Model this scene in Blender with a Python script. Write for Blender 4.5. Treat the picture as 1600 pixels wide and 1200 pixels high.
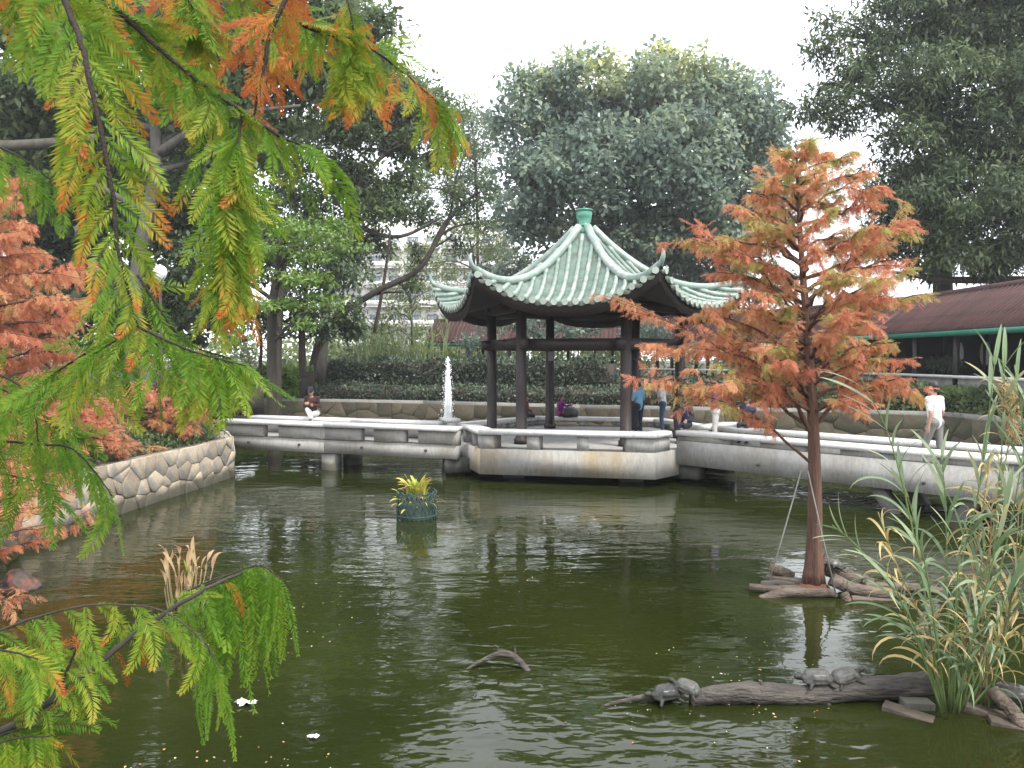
import bpy, bmesh, math, random
import numpy as np
from mathutils import Vector, Matrix

for o in list(bpy.data.objects):
    bpy.data.objects.remove(o)
SC = bpy.context.scene
COL = SC.collection
R = math.radians
rng = np.random.default_rng(7)
random.seed(7)

# ------------------------------------------------------------------ camera, sky, sun, exposure
F = 1200.0
CAM_Z = 3.05
PITCH = math.atan(40 / F)
cam_data = bpy.data.cameras.new('camera')
cam_data.sensor_width = 36.0
cam_data.lens = 36.0 * F / 1600
cam_data.clip_start = 0.05
cam_data.clip_end = 3000
cam = bpy.data.objects.new('camera', cam_data)
COL.objects.link(cam)
cam.location = (0, 0, CAM_Z)
cam.rotation_euler = (R(90) - PITCH, 0, 0)
SC.camera = cam

SUN_EL, SUN_AZ = R(54), R(140)          # azimuth measured from +Y towards +X
world = bpy.data.worlds.new('World')
SC.world = world
world.use_nodes = True
wn, wl = world.node_tree.nodes, world.node_tree.links
wn.clear()
w_out = wn.new('ShaderNodeOutputWorld')
w_bg = wn.new('ShaderNodeBackground')
w_sky = wn.new('ShaderNodeTexSky')
w_sky.sky_type = 'NISHITA'
w_sky.sun_disc = False
w_sky.sun_elevation = SUN_EL
w_sky.sun_rotation = SUN_AZ
w_sky.dust_density = 3.0
w_mix = wn.new('ShaderNodeMix')
w_mix.data_type = 'RGBA'
w_mix.inputs[0].default_value = 0.86
w_mix.inputs[7].default_value = (8.6, 8.9, 9.4, 1)     # even white cloud cover
wl.new(w_sky.outputs[0], w_mix.inputs[6])
wl.new(w_mix.outputs[2], w_bg.inputs[0])
w_bg.inputs[1].default_value = 0.11
wl.new(w_bg.outputs[0], w_out.inputs[0])

sun_data = bpy.data.lights.new('sun', 'SUN')
sun_data.energy = 1.5
sun_data.angle = R(11)
sun_data.color = (1.0, 0.95, 0.86)
sun = bpy.data.objects.new('sun', sun_data)
COL.objects.link(sun)
sd = Vector((math.sin(SUN_AZ) * math.cos(SUN_EL), math.cos(SUN_AZ) * math.cos(SUN_EL), math.sin(SUN_EL)))
sun.rotation_euler = sd.to_track_quat('Z', 'Y').to_euler()
sun.location = (20, 10, 40)

SC.view_settings.view_transform = 'Standard'
SC.view_settings.look = 'None'
SC.view_settings.gamma = 1.0
SC.view_settings.exposure = 1.7
SC.render.engine = 'CYCLES'
SC.cycles.max_bounces = 7
SC.cycles.diffuse_bounces = 3
SC.cycles.glossy_bounces = 3
SC.cycles.transmission_bounces = 5
SC.cycles.transparent_max_bounces = 8
SC.cycles.use_denoising = True

def at(px, py, Y):
    """the point of the place seen at this spot of the photograph, Y metres in front of the viewpoint"""
    x = (px - 800) / F
    u = -(py - 600) / F
    c, s = math.cos(PITCH), math.sin(PITCH)
    dy = c + u * s
    dz = u * c - s
    k = Y / dy
    return np.array((x * k, Y, CAM_Z + dz * k))

# ------------------------------------------------------------------ materials
def new_mat(name):
    m = bpy.data.materials.new(name)
    m.use_nodes = True
    nt = m.node_tree
    nt.nodes.clear()
    out = nt.nodes.new('ShaderNodeOutputMaterial')
    return m, nt, out

def ramp(nt, stops):
    r = nt.nodes.new('ShaderNodeValToRGB')
    el = r.color_ramp.elements
    while len(el) > 1:
        el.remove(el[-1])
    el[0].position = stops[0][0]
    el[0].color = (*stops[0][1], 1)
    for p, c in stops[1:]:
        e = el.new(p)
        e.color = (*c, 1)
    return r

def surf(name, c1, c2=None, scale=6.0, rough=0.7, bump=0.0, bscale=40.0, spec=0.4, stain=None, stain_scale=1.5, metal=0.0, stretch=(1, 1, 1), detail=6.0, per_object=0.0, grain=0.7, bdist=0.02, wet=None):
    """Principled surface, colour worn between c1 and c2, optional stains and fine relief"""
    m, nt, out = new_mat(name)
    b = nt.nodes.new('ShaderNodeBsdfPrincipled')
    nt.links.new(b.outputs[0], out.inputs[0])
    b.inputs['Roughness'].default_value = rough
    b.inputs['Specular IOR Level'].default_value = spec
    b.inputs['Metallic'].default_value = metal
    tc = nt.nodes.new('ShaderNodeTexCoord')
    mp = nt.nodes.new('ShaderNodeMapping')
    mp.inputs['Scale'].default_value = stretch
    nt.links.new(tc.outputs['Object'], mp.inputs['Vector'])
    n = nt.nodes.new('ShaderNodeTexNoise')
    n.inputs['Scale'].default_value = scale
    n.inputs['Detail'].default_value = detail
    n.inputs['Roughness'].default_value = 0.65
    nt.links.new(mp.outputs[0], n.inputs['Vector'])
    c2 = c2 or tuple(x * 0.7 for x in c1)
    r = ramp(nt, [(0.3, c2), (0.68, c1)])
    nt.links.new(n.outputs[0], r.inputs[0])
    col = r.outputs[0]
    if stain:
        n2 = nt.nodes.new('ShaderNodeTexNoise')
        n2.inputs['Scale'].default_value = stain_scale
        n2.inputs['Detail'].default_value = 5
        nt.links.new(mp.outputs[0], n2.inputs['Vector'])
        r2 = ramp(nt, [(0.5, (0, 0, 0)), (0.68, (1, 1, 1))])
        nt.links.new(n2.outputs[0], r2.inputs[0])
        mx = nt.nodes.new('ShaderNodeMix')
        mx.data_type = 'RGBA'
        mx.inputs[7].default_value = (*stain, 1)
        nt.links.new(r2.outputs[0], mx.inputs[0])
        nt.links.new(col, mx.inputs[6])
        col = mx.outputs[2]
    ng = nt.nodes.new('ShaderNodeTexNoise')
    ng.inputs['Scale'].default_value = scale * 7.5
    ng.inputs['Detail'].default_value = 8
    ng.inputs['Roughness'].default_value = 0.75
    nt.links.new(mp.outputs[0], ng.inputs['Vector'])
    rg = ramp(nt, [(0.32, (0.62, 0.62, 0.62)), (0.62, (1.12, 1.12, 1.12))])
    nt.links.new(ng.outputs[0], rg.inputs[0])
    mg = nt.nodes.new('ShaderNodeMix')
    mg.data_type = 'RGBA'
    mg.blend_type = 'MULTIPLY'
    mg.inputs[0].default_value = grain
    nt.links.new(col, mg.inputs[6])
    nt.links.new(rg.outputs[0], mg.inputs[7])
    col = mg.outputs[2]
    if per_object:
        oi = nt.nodes.new('ShaderNodeObjectInfo')
        mr = nt.nodes.new('ShaderNodeMapRange')
        mr.inputs[3].default_value = 1 - per_object
        mr.inputs[4].default_value = 1 + per_object
        nt.links.new(oi.outputs['Random'], mr.inputs[0])
        hs = nt.nodes.new('ShaderNodeHueSaturation')
        nt.links.new(mr.outputs[0], hs.inputs['Value'])
        nt.links.new(col, hs.inputs['Color'])
        col = hs.outputs[0]
    if wet:
        # algae and damp creeping up from the waterline in an uneven band
        gp = nt.nodes.new('ShaderNodeNewGeometry')
        sx = nt.nodes.new('ShaderNodeSeparateXYZ')
        nt.links.new(gp.outputs['Position'], sx.inputs[0])
        nw = nt.nodes.new('ShaderNodeTexNoise')
        nw.inputs['Scale'].default_value = 2.2
        nw.inputs['Detail'].default_value = 5
        nt.links.new(gp.outputs['Position'], nw.inputs['Vector'])
        ma = nt.nodes.new('ShaderNodeMath'); ma.operation = 'MULTIPLY_ADD'
        ma.inputs[1].default_value = -0.34; 
        nt.links.new(nw.outputs[0], ma.inputs[0]); nt.links.new(sx.outputs[2], ma.inputs[2])
        rw = ramp(nt, [(0.0, (0.85, 0.85, 0.85)), (0.16, (0, 0, 0))])
        nt.links.new(ma.outputs[0], rw.inputs[0])
        mw = nt.nodes.new('ShaderNodeMix'); mw.data_type = 'RGBA'
        mw.inputs[7].default_value = (*wet, 1)
        nt.links.new(rw.outputs[0], mw.inputs[0]); nt.links.new(col, mw.inputs[6])
        col = mw.outputs[2]
    nt.links.new(col, b.inputs['Base Color'])
    if bump:
        n3 = nt.nodes.new('ShaderNodeTexNoise')
        n3.inputs['Scale'].default_value = bscale
        n3.inputs['Detail'].default_value = 5
        nt.links.new(mp.outputs[0], n3.inputs['Vector'])
        bp = nt.nodes.new('ShaderNodeBump')
        bp.inputs['Strength'].default_value = bump
        bp.inputs['Distance'].default_value = bdist
        nt.links.new(n3.outputs[0], bp.inputs['Height'])
        nt.links.new(bp.outputs[0], b.inputs['Normal'])
    return m

def leaf_mat(name, stops, rough=0.5, spec=0.35, trans=0.35, jitter=0.0):
    """leaf: colour read from each leaf's own tint, light passes through part of it"""
    m, nt, out = new_mat(name)
    a = nt.nodes.new('ShaderNodeAttribute')
    a.attribute_name = 'tint'
    fac = a.outputs['Fac']
    if jitter:
        oi = nt.nodes.new('ShaderNodeObjectInfo')
        mr = nt.nodes.new('ShaderNodeMapRange')
        mr.inputs[3].default_value = -jitter
        mr.inputs[4].default_value = jitter
        nt.links.new(oi.outputs['Random'], mr.inputs[0])
        ad = nt.nodes.new('ShaderNodeMath')
        nt.links.new(fac, ad.inputs[0])
        nt.links.new(mr.outputs[0], ad.inputs[1])
        fac = ad.outputs[0]
    r = ramp(nt, stops)
    nt.links.new(fac, r.inputs[0])
    b = nt.nodes.new('ShaderNodeBsdfPrincipled')
    b.inputs['Roughness'].default_value = rough
    b.inputs['Specular IOR Level'].default_value = spec
    nt.links.new(r.outputs[0], b.inputs['Base Color'])
    t = nt.nodes.new('ShaderNodeBsdfTranslucent')
    nt.links.new(r.outputs[0], t.inputs[0])
    mx = nt.nodes.new('ShaderNodeMixShader')
    mx.inputs[0].default_value = trans
    nt.links.new(b.outputs[0], mx.inputs[1])
    nt.links.new(t.outputs[0], mx.inputs[2])
    nt.links.new(mx.outputs[0], out.inputs[0])
    return m

M = {}
M['concrete'] = surf('bridge_concrete', (0.334, 0.326, 0.305), (0.242, 0.239, 0.221), 2.2, 0.85, 0.25, 60, stain=(0.209, 0.197, 0.172), stain_scale=1.1, stretch=(1, 1, 0.35), wet=(0.045, 0.045, 0.028))
M['concrete_stained'] = surf('stained_concrete', (0.326, 0.318, 0.292), (0.232, 0.223, 0.201), 2.0, 0.88, 0.3, 50, stain=(0.240, 0.194, 0.129), stain_scale=0.9, stretch=(1, 1, 0.3))
M['bench_top'] = surf('pale_bench_slab', (0.552, 0.542, 0.522), (0.433, 0.423, 0.409), 3.5, 0.7, 0.15, 70)
M['dark_pier'] = surf('dark_pier_concrete', (0.096, 0.093, 0.084), (0.048, 0.048, 0.042), 3, 0.8, 0.2)  # darker concrete tone for piers, under slab and brackets
M['deck'] = surf('deck_paving', (0.288, 0.281, 0.266), (0.202, 0.194, 0.187), 4, 0.8, 0.2)
M['wood'] = surf('dark_stained_timber', (0.024, 0.014, 0.012), (0.012, 0.007, 0.006), 7, 0.55, 0.15, 30, stretch=(1, 1, 0.15))
M['glaze'] = surf('pale_green_glazed_tile', (0.240, 0.296, 0.258), (0.145, 0.205, 0.172), 3.0, 0.4, 0.1, 40, spec=0.5, stain=(0.320, 0.352, 0.312), stain_scale=2.4, per_object=0.14)
M['glaze_pan'] = surf('gap_shade_pan_tile', (0.140, 0.200, 0.168), (0.068, 0.112, 0.088), 5.0, 0.5, 0.2, 40, spec=0.4, stain=(0.080, 0.096, 0.072), stain_scale=3.0)  # darker than the ribs: shade of the gaps between them put into colour
M['glaze_cap'] = surf('pale_tile_end', (0.343, 0.374, 0.320), (0.218, 0.273, 0.226), 6.0, 0.4, 0.1, 40, per_object=0.15)
M['glaze_deep'] = surf('deep_green_glaze', (0.056, 0.240, 0.160), (0.040, 0.160, 0.112), 4, 0.25, 0.05, 40, spec=0.6)
M['red_tile'] = surf('red_clay_tile', (0.101, 0.046, 0.042), (0.049, 0.026, 0.024), 3.0, 0.8, 0.2, 30, per_object=0.18)
M['green_paint'] = surf('green_fascia_paint', (0.022, 0.180, 0.112), (0.015, 0.112, 0.075), 3, 0.5)
M['stone'] = surf('granite_rubble', (0.423, 0.351, 0.262), (0.282, 0.231, 0.172), 5.0, 0.9, 0.5, 25, stain=(0.185, 0.185, 0.178), stain_scale=2.0, per_object=0.32, wet=(0.045, 0.045, 0.028))
M['stone_dark'] = surf('mossy_rubble', (0.108, 0.089, 0.062), (0.054, 0.046, 0.030), 4.0, 0.92, 0.5, 25, stain=(0.050, 0.058, 0.029), stain_scale=1.2, per_object=0.35, wet=(0.045, 0.045, 0.028))
M['mortar'] = surf('recessed_mortar', (0.26, 0.22, 0.17), (0.17, 0.145, 0.11), 8.0, 0.95, 0.4, 40)
M['kerb'] = surf('kerb_stone', (0.213, 0.209, 0.192), (0.148, 0.143, 0.131), 3, 0.85, 0.2)
M['soil'] = surf('soil', (0.056, 0.041, 0.026), (0.026, 0.022, 0.013), 1.2, 0.95, 0.5, 12, stain=(0.026, 0.038, 0.013), stain_scale=0.5)
M['bark_grey'] = surf('grey_bark', (0.10, 0.092, 0.078), (0.04, 0.036, 0.03), 6, 0.9, 0.6, 25, stretch=(1, 1, 0.3))
M['bark_dark'] = surf('dark_bark', (0.055, 0.045, 0.035), (0.022, 0.019, 0.015), 6, 0.9, 0.6, 25, stretch=(1, 1, 0.3))
M['bark_red'] = surf('red_brown_fibrous_bark', (0.150, 0.079, 0.053), (0.064, 0.034, 0.024), 9, 0.9, 1.0, 34, stretch=(1, 1, 0.10), bdist=0.05, grain=1.0)
M['twig'] = surf('thin_brown_twig', (0.032, 0.019, 0.014), (0.013, 0.008, 0.006), 30, 0.8, 0.5, 120)
M['log'] = surf('weathered_log', (0.103, 0.091, 0.078), (0.031, 0.026, 0.023), 7, 0.85, 1.0, 34, stretch=(0.22, 1, 1), bdist=0.05, grain=1.0, stain=(0.020, 0.019, 0.017), stain_scale=2.2)
M['log_pale'] = surf('bleached_log', (0.163, 0.130, 0.100), (0.063, 0.049, 0.038), 8, 0.85, 1.0, 34, stretch=(0.25, 1, 1), bdist=0.04, grain=1.0)
M['log_end'] = surf('sawn_log_end', (0.165, 0.098, 0.068), (0.090, 0.053, 0.038), 14, 0.85, 0.3, 40)
M['plank'] = surf('wet_weathered_plank', (0.112, 0.086, 0.064), (0.045, 0.036, 0.028), 8, 0.8, 0.5, 40)
M['glass_pane'] = surf('dull_window_glass', (0.20, 0.235, 0.26), (0.12, 0.15, 0.17), 2, 0.12, spec=0.6)
M['facade'] = surf('pale_rendered_facade', (0.612, 0.603, 0.578), (0.527, 0.518, 0.493), 0.4, 0.85)
M['lamp_white'] = surf('white_lamp_globe', (0.78, 0.79, 0.80), (0.70, 0.71, 0.72), 2, 0.18, spec=0.6)
M['metal_grey'] = surf('grey_metal', (0.210, 0.217, 0.217), (0.140, 0.140, 0.140), 5, 0.5)
M['cable'] = surf('black_cable_sheath', (0.05, 0.05, 0.05), (0.03, 0.03, 0.03), 5, 0.6)
M['rope'] = surf('pale_guy_rope', (0.206, 0.201, 0.186), (0.137, 0.132, 0.122), 12, 0.9)
M['stem_green'] = surf('green_reed_stem', (0.128, 0.176, 0.056), (0.072, 0.112, 0.032), 9, 0.6)
M['stem_dry'] = surf('dry_reed_stem', (0.288, 0.216, 0.112), (0.192, 0.136, 0.072), 9, 0.8)

# ------------------------------------------------------------------ mesh helpers
def make_mesh(name, V, FA, mats, smooth=False, tint=None, mat_index=None):
    """FA: list of integer arrays, each (n,3) or (n,4)"""
    V = np.asarray(V, dtype=np.float32).reshape(-1, 3)
    if isinstance(FA, np.ndarray):
        FA = [FA]
    FA = [np.asarray(f, dtype=np.int32) for f in FA if len(f)]
    me = bpy.data.meshes.new(name)
    me.vertices.add(len(V))
    me.vertices.foreach_set('co', V.ravel())
    nl = sum(f.size for f in FA)
    npoly = sum(len(f) for f in FA)
    me.loops.add(nl)
    me.loops.foreach_set('vertex_index', np.concatenate([f.ravel() for f in FA]))
    me.polygons.add(npoly)
    sizes = np.concatenate([np.full(len(f), f.shape[1], dtype=np.int32) for f in FA])
    starts = np.concatenate(([0], np.cumsum(sizes)[:-1])).astype(np.int32)
    me.polygons.foreach_set('loop_start', starts)
    me.polygons.foreach_set('loop_total', sizes)
    if smooth:
        me.polygons.foreach_set('use_smooth', np.ones(npoly, dtype=bool))
    for m in (mats if isinstance(mats, (list, tuple)) else [mats]):
        me.materials.append(m)
    if mat_index is not None:
        me.polygons.foreach_set('material_index', np.asarray(mat_index, dtype=np.int32))
    if tint is not None:
        a = me.attributes.new('tint', 'FLOAT', 'POINT')
        a.data.foreach_set('value', np.asarray(tint, dtype=np.float32))
    me.update(calc_edges=True)
    me.validate()
    return me

def link(name, data, parent=None, loc=None, mat4=None):
    o = bpy.data.objects.new(name, data)
    COL.objects.link(o)
    if parent is not None:
        o.parent = parent
    if mat4 is not None:
        o.matrix_local = mat4
    elif loc is not None:
        o.location = loc
    return o

def tag(o, label, cat, group=None, kind=None):
    if label: o['label'] = label
    if cat: o['category'] = cat
    if group: o['group'] = group
    if kind: o['kind'] = kind
    return o

def thing(name, label, cat, loc=(0, 0, 0), rz=0.0, group=None):
    o = link(name, None, loc=tuple(float(v) for v in loc))
    o.rotation_euler = (0, 0, rz)
    return tag(o, label, cat, group)

def nrm(v):
    v = np.asarray(v, dtype=float)
    n = np.linalg.norm(v, axis=-1, keepdims=True)
    return v / np.maximum(n, 1e-9)

class MB:
    """collects boxes, tubes, prisms into one mesh"""
    def __init__(s):
        s.V, s.T, s.Q, s.n, s.ti, s.qi, s.sm = [], [], [], 0, [], [], False
    def add(s, V, T=None, Q=None, mi=0):
        V = np.asarray(V, dtype=float).reshape(-1, 3)
        s.V.append(V)
        if T is not None and len(T):
            s.T.append(np.asarray(T) + s.n); s.ti.append(np.full(len(T), mi))
        if Q is not None and len(Q):
            s.Q.append(np.asarray(Q) + s.n); s.qi.append(np.full(len(Q), mi))
        s.n += len(V)
        return s
    def box(s, c, size, rz=0.0, mi=0, bevel=0.0):
        hx, hy, hz = [v / 2 for v in size]
        if bevel:
            bm = bmesh.new()
            bmesh.ops.create_cube(bm, size=1)
            for v in bm.verts:
                v.co = Vector((v.co.x * size[0], v.co.y * size[1], v.co.z * size[2]))
            bmesh.ops.bevel(bm, geom=list(bm.edges), offset=bevel, segments=2, affect='EDGES', profile=0.5)
            bmesh.ops.triangulate(bm, faces=list(bm.faces))
            bm.verts.index_update()
            V = np.array([v.co[:] for v in bm.verts])
            T = [[v.index for v in f.verts] for f in bm.faces]
            bm.free()
            Q = None
        else:
            V = np.array([(x, y, z) for x in (-hx, hx) for y in (-hy, hy) for z in (-hz, hz)])
            Q = [(0, 1, 3, 2), (4, 6, 7, 5), (0, 4, 5, 1), (2, 3, 7, 6), (0, 2, 6, 4), (1, 5, 7, 3)]
            T = None
        ca, sa = math.cos(rz), math.sin(rz)
        V = V @ np.array([[ca, sa, 0], [-sa, ca, 0], [0, 0, 1]])
        return s.add(V + np.asarray(c, dtype=float), T, Q, mi)
    def bar(s, a, b, w, z0, z1, mi=0, bevel=0.0, ext=0.0):
        """upright-sided bar between two plan points"""
        a = np.asarray(a[:2], float); b = np.asarray(b[:2], float)
        d = b - a
        L = np.linalg.norm(d)
        c = (a + b) / 2
        return s.box((c[0], c[1], (z0 + z1) / 2), (L + 2 * ext, w, z1 - z0), math.atan2(d[1], d[0]), mi, bevel)
    def tube(s, P, r, k=8, cap=True, mi=0):
        P = np.asarray(P, float)
        n = len(P)
        r = np.broadcast_to(np.asarray(r, float), (n,))
        T = np.gradient(P, axis=0)
        T = nrm(T)
        up = np.array((0.0, 0.0, 1.0)) if abs(T[0][2]) < 0.9 else np.array((1.0, 0.0, 0.0))
        x = nrm(np.cross(up, T[0]))
        rings = []
        ang = np.linspace(0, 2 * math.pi, k, endpoint=False)
        for i in range(n):
            x = nrm(x - T[i] * np.dot(x, T[i]))
            y = np.cross(T[i], x)
            rings.append(P[i] + r[i] * (np.cos(ang)[:, None] * x + np.sin(ang)[:, None] * y))
        V = np.concatenate(rings)
        i0 = np.arange(k); i1 = (i0 + 1) % k
        Q = np.concatenate([np.stack([j * k + i0, j * k + i1, (j + 1) * k + i1, (j + 1) * k + i0], 1) for j in range(n - 1)])
        TT = None
        if cap:
            V = np.concatenate([V, P[:1], P[-1:]])
            a, b = n * k, n * k + 1
            TT = np.concatenate([np.stack([np.full(k, a), i1, i0], 1), np.stack([np.full(k, b), (n - 1) * k + i0, (n - 1) * k + i1], 1)])
        return s.add(V, TT, Q, mi)
    def lathe(s, prof, c=(0, 0, 0), k=16, mi=0):
        prof = np.asarray(prof, float)
        n = len(prof)
        ang = np.linspace(0, 2 * math.pi, k, endpoint=False)
        V = np.concatenate([np.stack([p[0] * np.cos(ang), p[0] * np.sin(ang), np.full(k, p[1])], 1) for p in prof]) + np.asarray(c, float)
        i0 = np.arange(k); i1 = (i0 + 1) % k
        Q = np.concatenate([np.stack([j * k + i0, j * k + i1, (j + 1) * k + i1, (j + 1) * k + i0], 1) for j in range(n - 1)])
        return s.add(V, None, Q, mi)
    def prism(s, poly, z0, z1, mi=0):
        poly = np.asarray(poly, float)[:, :2]
        n = len(poly)
        V = np.concatenate([np.c_[poly, np.full(n, z0)], np.c_[poly, np.full(n, z1)], [[*poly.mean(0), z0]], [[*poly.mean(0), z1]]])
        i0 = np.arange(n); i1 = (i0 + 1) % n
        Q = np.stack([i0, i1, n + i1, n + i0], 1)
        T = np.concatenate([np.stack([np.full(n, 2 * n), i1, i0], 1), np.stack([np.full(n, 2 * n + 1), n + i0, n + i1], 1)])
        return s.add(V, T, Q, mi)
    def mesh(s, name, mats, smooth=False):
        V = np.concatenate(s.V)
        FA, mi = [], []
        if s.T: FA.append(np.concatenate(s.T)); mi.append(np.concatenate(s.ti))
        if s.Q: FA.append(np.concatenate(s.Q)); mi.append(np.concatenate(s.qi))
        return make_mesh(name, V, FA, mats, smooth, mat_index=np.concatenate(mi))
    def build(s, name, mats, parent=None, smooth=False, loc=None):
        return link(name, s.mesh(name, mats, smooth), parent, loc)

def spline(P, n):
    """smooth curve through control points"""
    P = np.asarray(P, float)
    if len(P) < 3:
        t = np.linspace(0, 1, n)[:, None]
        return P[0] * (1 - t) + P[-1] * t
    Q = np.concatenate([[2 * P[0] - P[1]], P, [2 * P[-1] - P[-2]]])
    out = []
    m = len(P) - 1
    for t in np.linspace(0, m, n):
        i = min(int(t), m - 1)
        u = t - i
        a, b, c, d = Q[i], Q[i + 1], Q[i + 2], Q[i + 3]
        out.append(0.5 * ((2 * b) + (-a + c) * u + (2 * a - 5 * b + 4 * c - d) * u * u + (-a + 3 * b - 3 * c + d) * u ** 3))
    return np.array(out)

def stamp(V, Fq, Ft, tint, Bm, L, S, dt):
    """many transformed copies of one small template as arrays. Bm (n,3,3) rows = local axes, L (n,3), S (n,), dt (n,)"""
    n, k = len(L), len(V)
    W = np.einsum('kj,nji->nki', V, Bm) * S[:, None, None] + L[:, None, :]
    off = (np.arange(n) * k)[:, None, None]
    FA = []
    if Fq is not None and len(Fq): FA.append((np.asarray(Fq)[None] + off).reshape(-1, 4))
    if Ft is not None and len(Ft): FA.append((np.asarray(Ft)[None] + off).reshape(-1, 3))
    T = (tint[None, :] + dt[:, None]).ravel()
    return W.reshape(-1, 3), FA, T

def basis(X, Z):
    """rows: local x along X, z near Z"""
    X = nrm(X)
    Y = nrm(np.cross(Z, X))
    Zz = np.cross(X, Y)
    return np.stack([X, Y, Zz], axis=1)
# ------------------------------------------------------------------ ground, pond
FAR_WALL = [(-13.6, 36.0), (-12.4, 35.5), (-4.1, 33.0), (2.5, 30.0), (11.5, 27.5), (14.6, 25.9), (15.1, 22.0)]
LEFT_WALL = [(-8.35, 6.0), (-8.2, 9.0), (-7.95, 12.0), (-7.62, 15.5), (-7.3, 18.2), (-7.18, 19.8)]
POND = [(-8.4, 3.2)] + LEFT_WALL + [(-8.6, 22.6), (-10.5, 27), (-13.2, 33)] + FAR_WALL + [(15.1, 19), (15.0, 10), (14.2, 7.6), (14, 3.2)]
POND_A = np.array(POND)

def in_poly(x, y, poly):
    inside = np.zeros(x.shape, bool)
    n = len(poly)
    for i in range(n):
        x0, y0 = poly[i]; x1, y1 = poly[(i + 1) % n]
        c = ((y0 > y) != (y1 > y))
        with np.errstate(divide='ignore', invalid='ignore'):
            xi = (x1 - x0) * (y - y0) / (y1 - y0 + 1e-12) + x0
        inside ^= c & (x < xi)
    return inside

def dist_poly(x, y, poly):
    d = np.full(x.shape, 1e9)
    n = len(poly)
    for i in range(n):
        a = np.array(poly[i]); b = np.array(poly[(i + 1) % n])
        ab = b - a
        t = np.clip(((x - a[0]) * ab[0] + (y - a[1]) * ab[1]) / (ab @ ab), 0, 1)
        d = np.minimum(d, np.hypot(x - a[0] - t * ab[0], y - a[1] - t * ab[1]))
    return d

def smooth01(t):
    t = np.clip(t, 0, 1)
    return t * t * (3 - 2 * t)

def height(x, y):
    x = np.asarray(x, float); y = np.asarray(y, float)
    d = dist_poly(x, y, POND)
    far = smooth01((y - 24) / 6)
    h = 1.0 + far * 0.75 * smooth01((d - 2.6) / 3.0)
    left = smooth01((-6.8 - x) / 1.0) * (1 - smooth01((y - 26) / 6)) * smooth01((y - 3) / 3)
    h = h + left * np.clip((d - 0.35) * 0.30, 0, 1.35)
    h = h + 0.35 * (1 - smooth01((y + 1) / 4)) * 1.0
    h = h + 0.05 * np.sin(x * 1.7 + 1) * np.cos(y * 1.3) * smooth01((d - 1) / 2)
    return h

def height_pond(x, y):
    x = np.asarray(x, float); y = np.asarray(y, float)
    ins = in_poly(x, y, POND)
    d = dist_poly(x, y, POND)
    return np.where(ins | (d < 0.28), -0.8, height(x, y))

gx = np.concatenate([[-370, -250, -150, -80], np.arange(-40, 40.01, 0.5), [80, 150, 250, 370]])
gy = np.concatenate([[-75, -60, -45, -25], np.arange(-10, 70.01, 0.5), [100, 150, 240, 330, 430]])
GX, GY = np.meshgrid(gx, gy)
GZ = height_pond(GX, GY)
nx, ny = len(gx), len(gy)
ii, jj = np.meshgrid(np.arange(nx - 1), np.arange(ny - 1))
q = (jj * nx + ii).ravel()
ground = link('ground', make_mesh('ground', np.stack([GX.ravel(), GY.ravel(), GZ.ravel()], 1), np.stack([q, q + 1, q + nx + 1, q + nx], 1), M['soil'], True))
ground['kind'] = 'structure'

# water: murky green body, rippled mirror surface
def water_mat():
    m, nt, out = new_mat('murky_pond_water')
    b = nt.nodes.new('ShaderNodeBsdfPrincipled')
    nt.links.new(b.outputs[0], out.inputs[0])
    b.inputs['Roughness'].default_value = 0.035
    b.inputs['IOR'].default_value = 1.33
    b.inputs['Specular IOR Level'].default_value = 0.5
    tc = nt.nodes.new('ShaderNodeTexCoord')
    n0 = nt.nodes.new('ShaderNodeTexNoise')
    n0.inputs['Scale'].default_value = 0.35
    n0.inputs['Detail'].default_value = 4
    nt.links.new(tc.outputs['Object'], n0.inputs['Vector'])
    r = ramp(nt, [(0.35, (0.0105, 0.0145, 0.003)), (0.7, (0.018, 0.0225, 0.0045))])
    nt.links.new(n0.outputs[0], r.inputs[0])
    nt.links.new(r.outputs[0], b.inputs['Base Color'])
    n9 = nt.nodes.new('ShaderNodeTexNoise')
    n9.inputs['Scale'].default_value = 0.22
    n9.inputs['Detail'].default_value = 2
    nt.links.new(tc.outputs['Object'], n9.inputs['Vector'])
    calm = nt.nodes.new('ShaderNodeMapRange')
    for q_, v_ in ((1, 0.38), (2, 0.62), (3, 0.45), (4, 1.1)): calm.inputs[q_].default_value = v_
    nt.links.new(n9.outputs[0], calm.inputs[0])
    prev = None
    for sc, st, dist, det in (((0.55, 1.3, 1), 1.3, 0.015, 1.0), ((0.6, 1.4, 1), 3.6, 0.0075, 1.0), ((0.8, 1.3, 1), 10.0, 0.0022, 0.5)):
        mp = nt.nodes.new('ShaderNodeMapping')
        mp.inputs['Scale'].default_value = sc
        mp.inputs['Rotation'].default_value = (0, 0, 0.05 * math.sin(st * 7))
        nt.links.new(tc.outputs['Object'], mp.inputs['Vector'])
        n = nt.nodes.new('ShaderNodeTexNoise')
        n.inputs['Scale'].default_value = st
        n.inputs['Detail'].default_value = det
        n.inputs['Distortion'].default_value = 0.6
        nt.links.new(mp.outputs[0], n.inputs['Vector'])
        bp = nt.nodes.new('ShaderNodeBump')
        bp.inputs['Strength'].default_value = 1.0
        if st > 2: nt.links.new(calm.outputs[0], bp.inputs['Strength'])
        bp.inputs['Distance'].default_value = dist
        nt.links.new(n.outputs[0], bp.inputs['Height'])
        if prev is not None:
            nt.links.new(prev.outputs[0], bp.inputs['Normal'])
        prev = bp
    nt.links.new(prev.outputs[0], b.inputs['Normal'])
    return m
M['water'] = water_mat()
wpoly = np.array(POND)
cen = wpoly.mean(0)
wpoly = cen + (wpoly - cen) * 1.0
bm = bmesh.new()
vs = [bm.verts.new((x, y, 0.0)) for x, y in wpoly]
bm.faces.new(vs)
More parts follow.
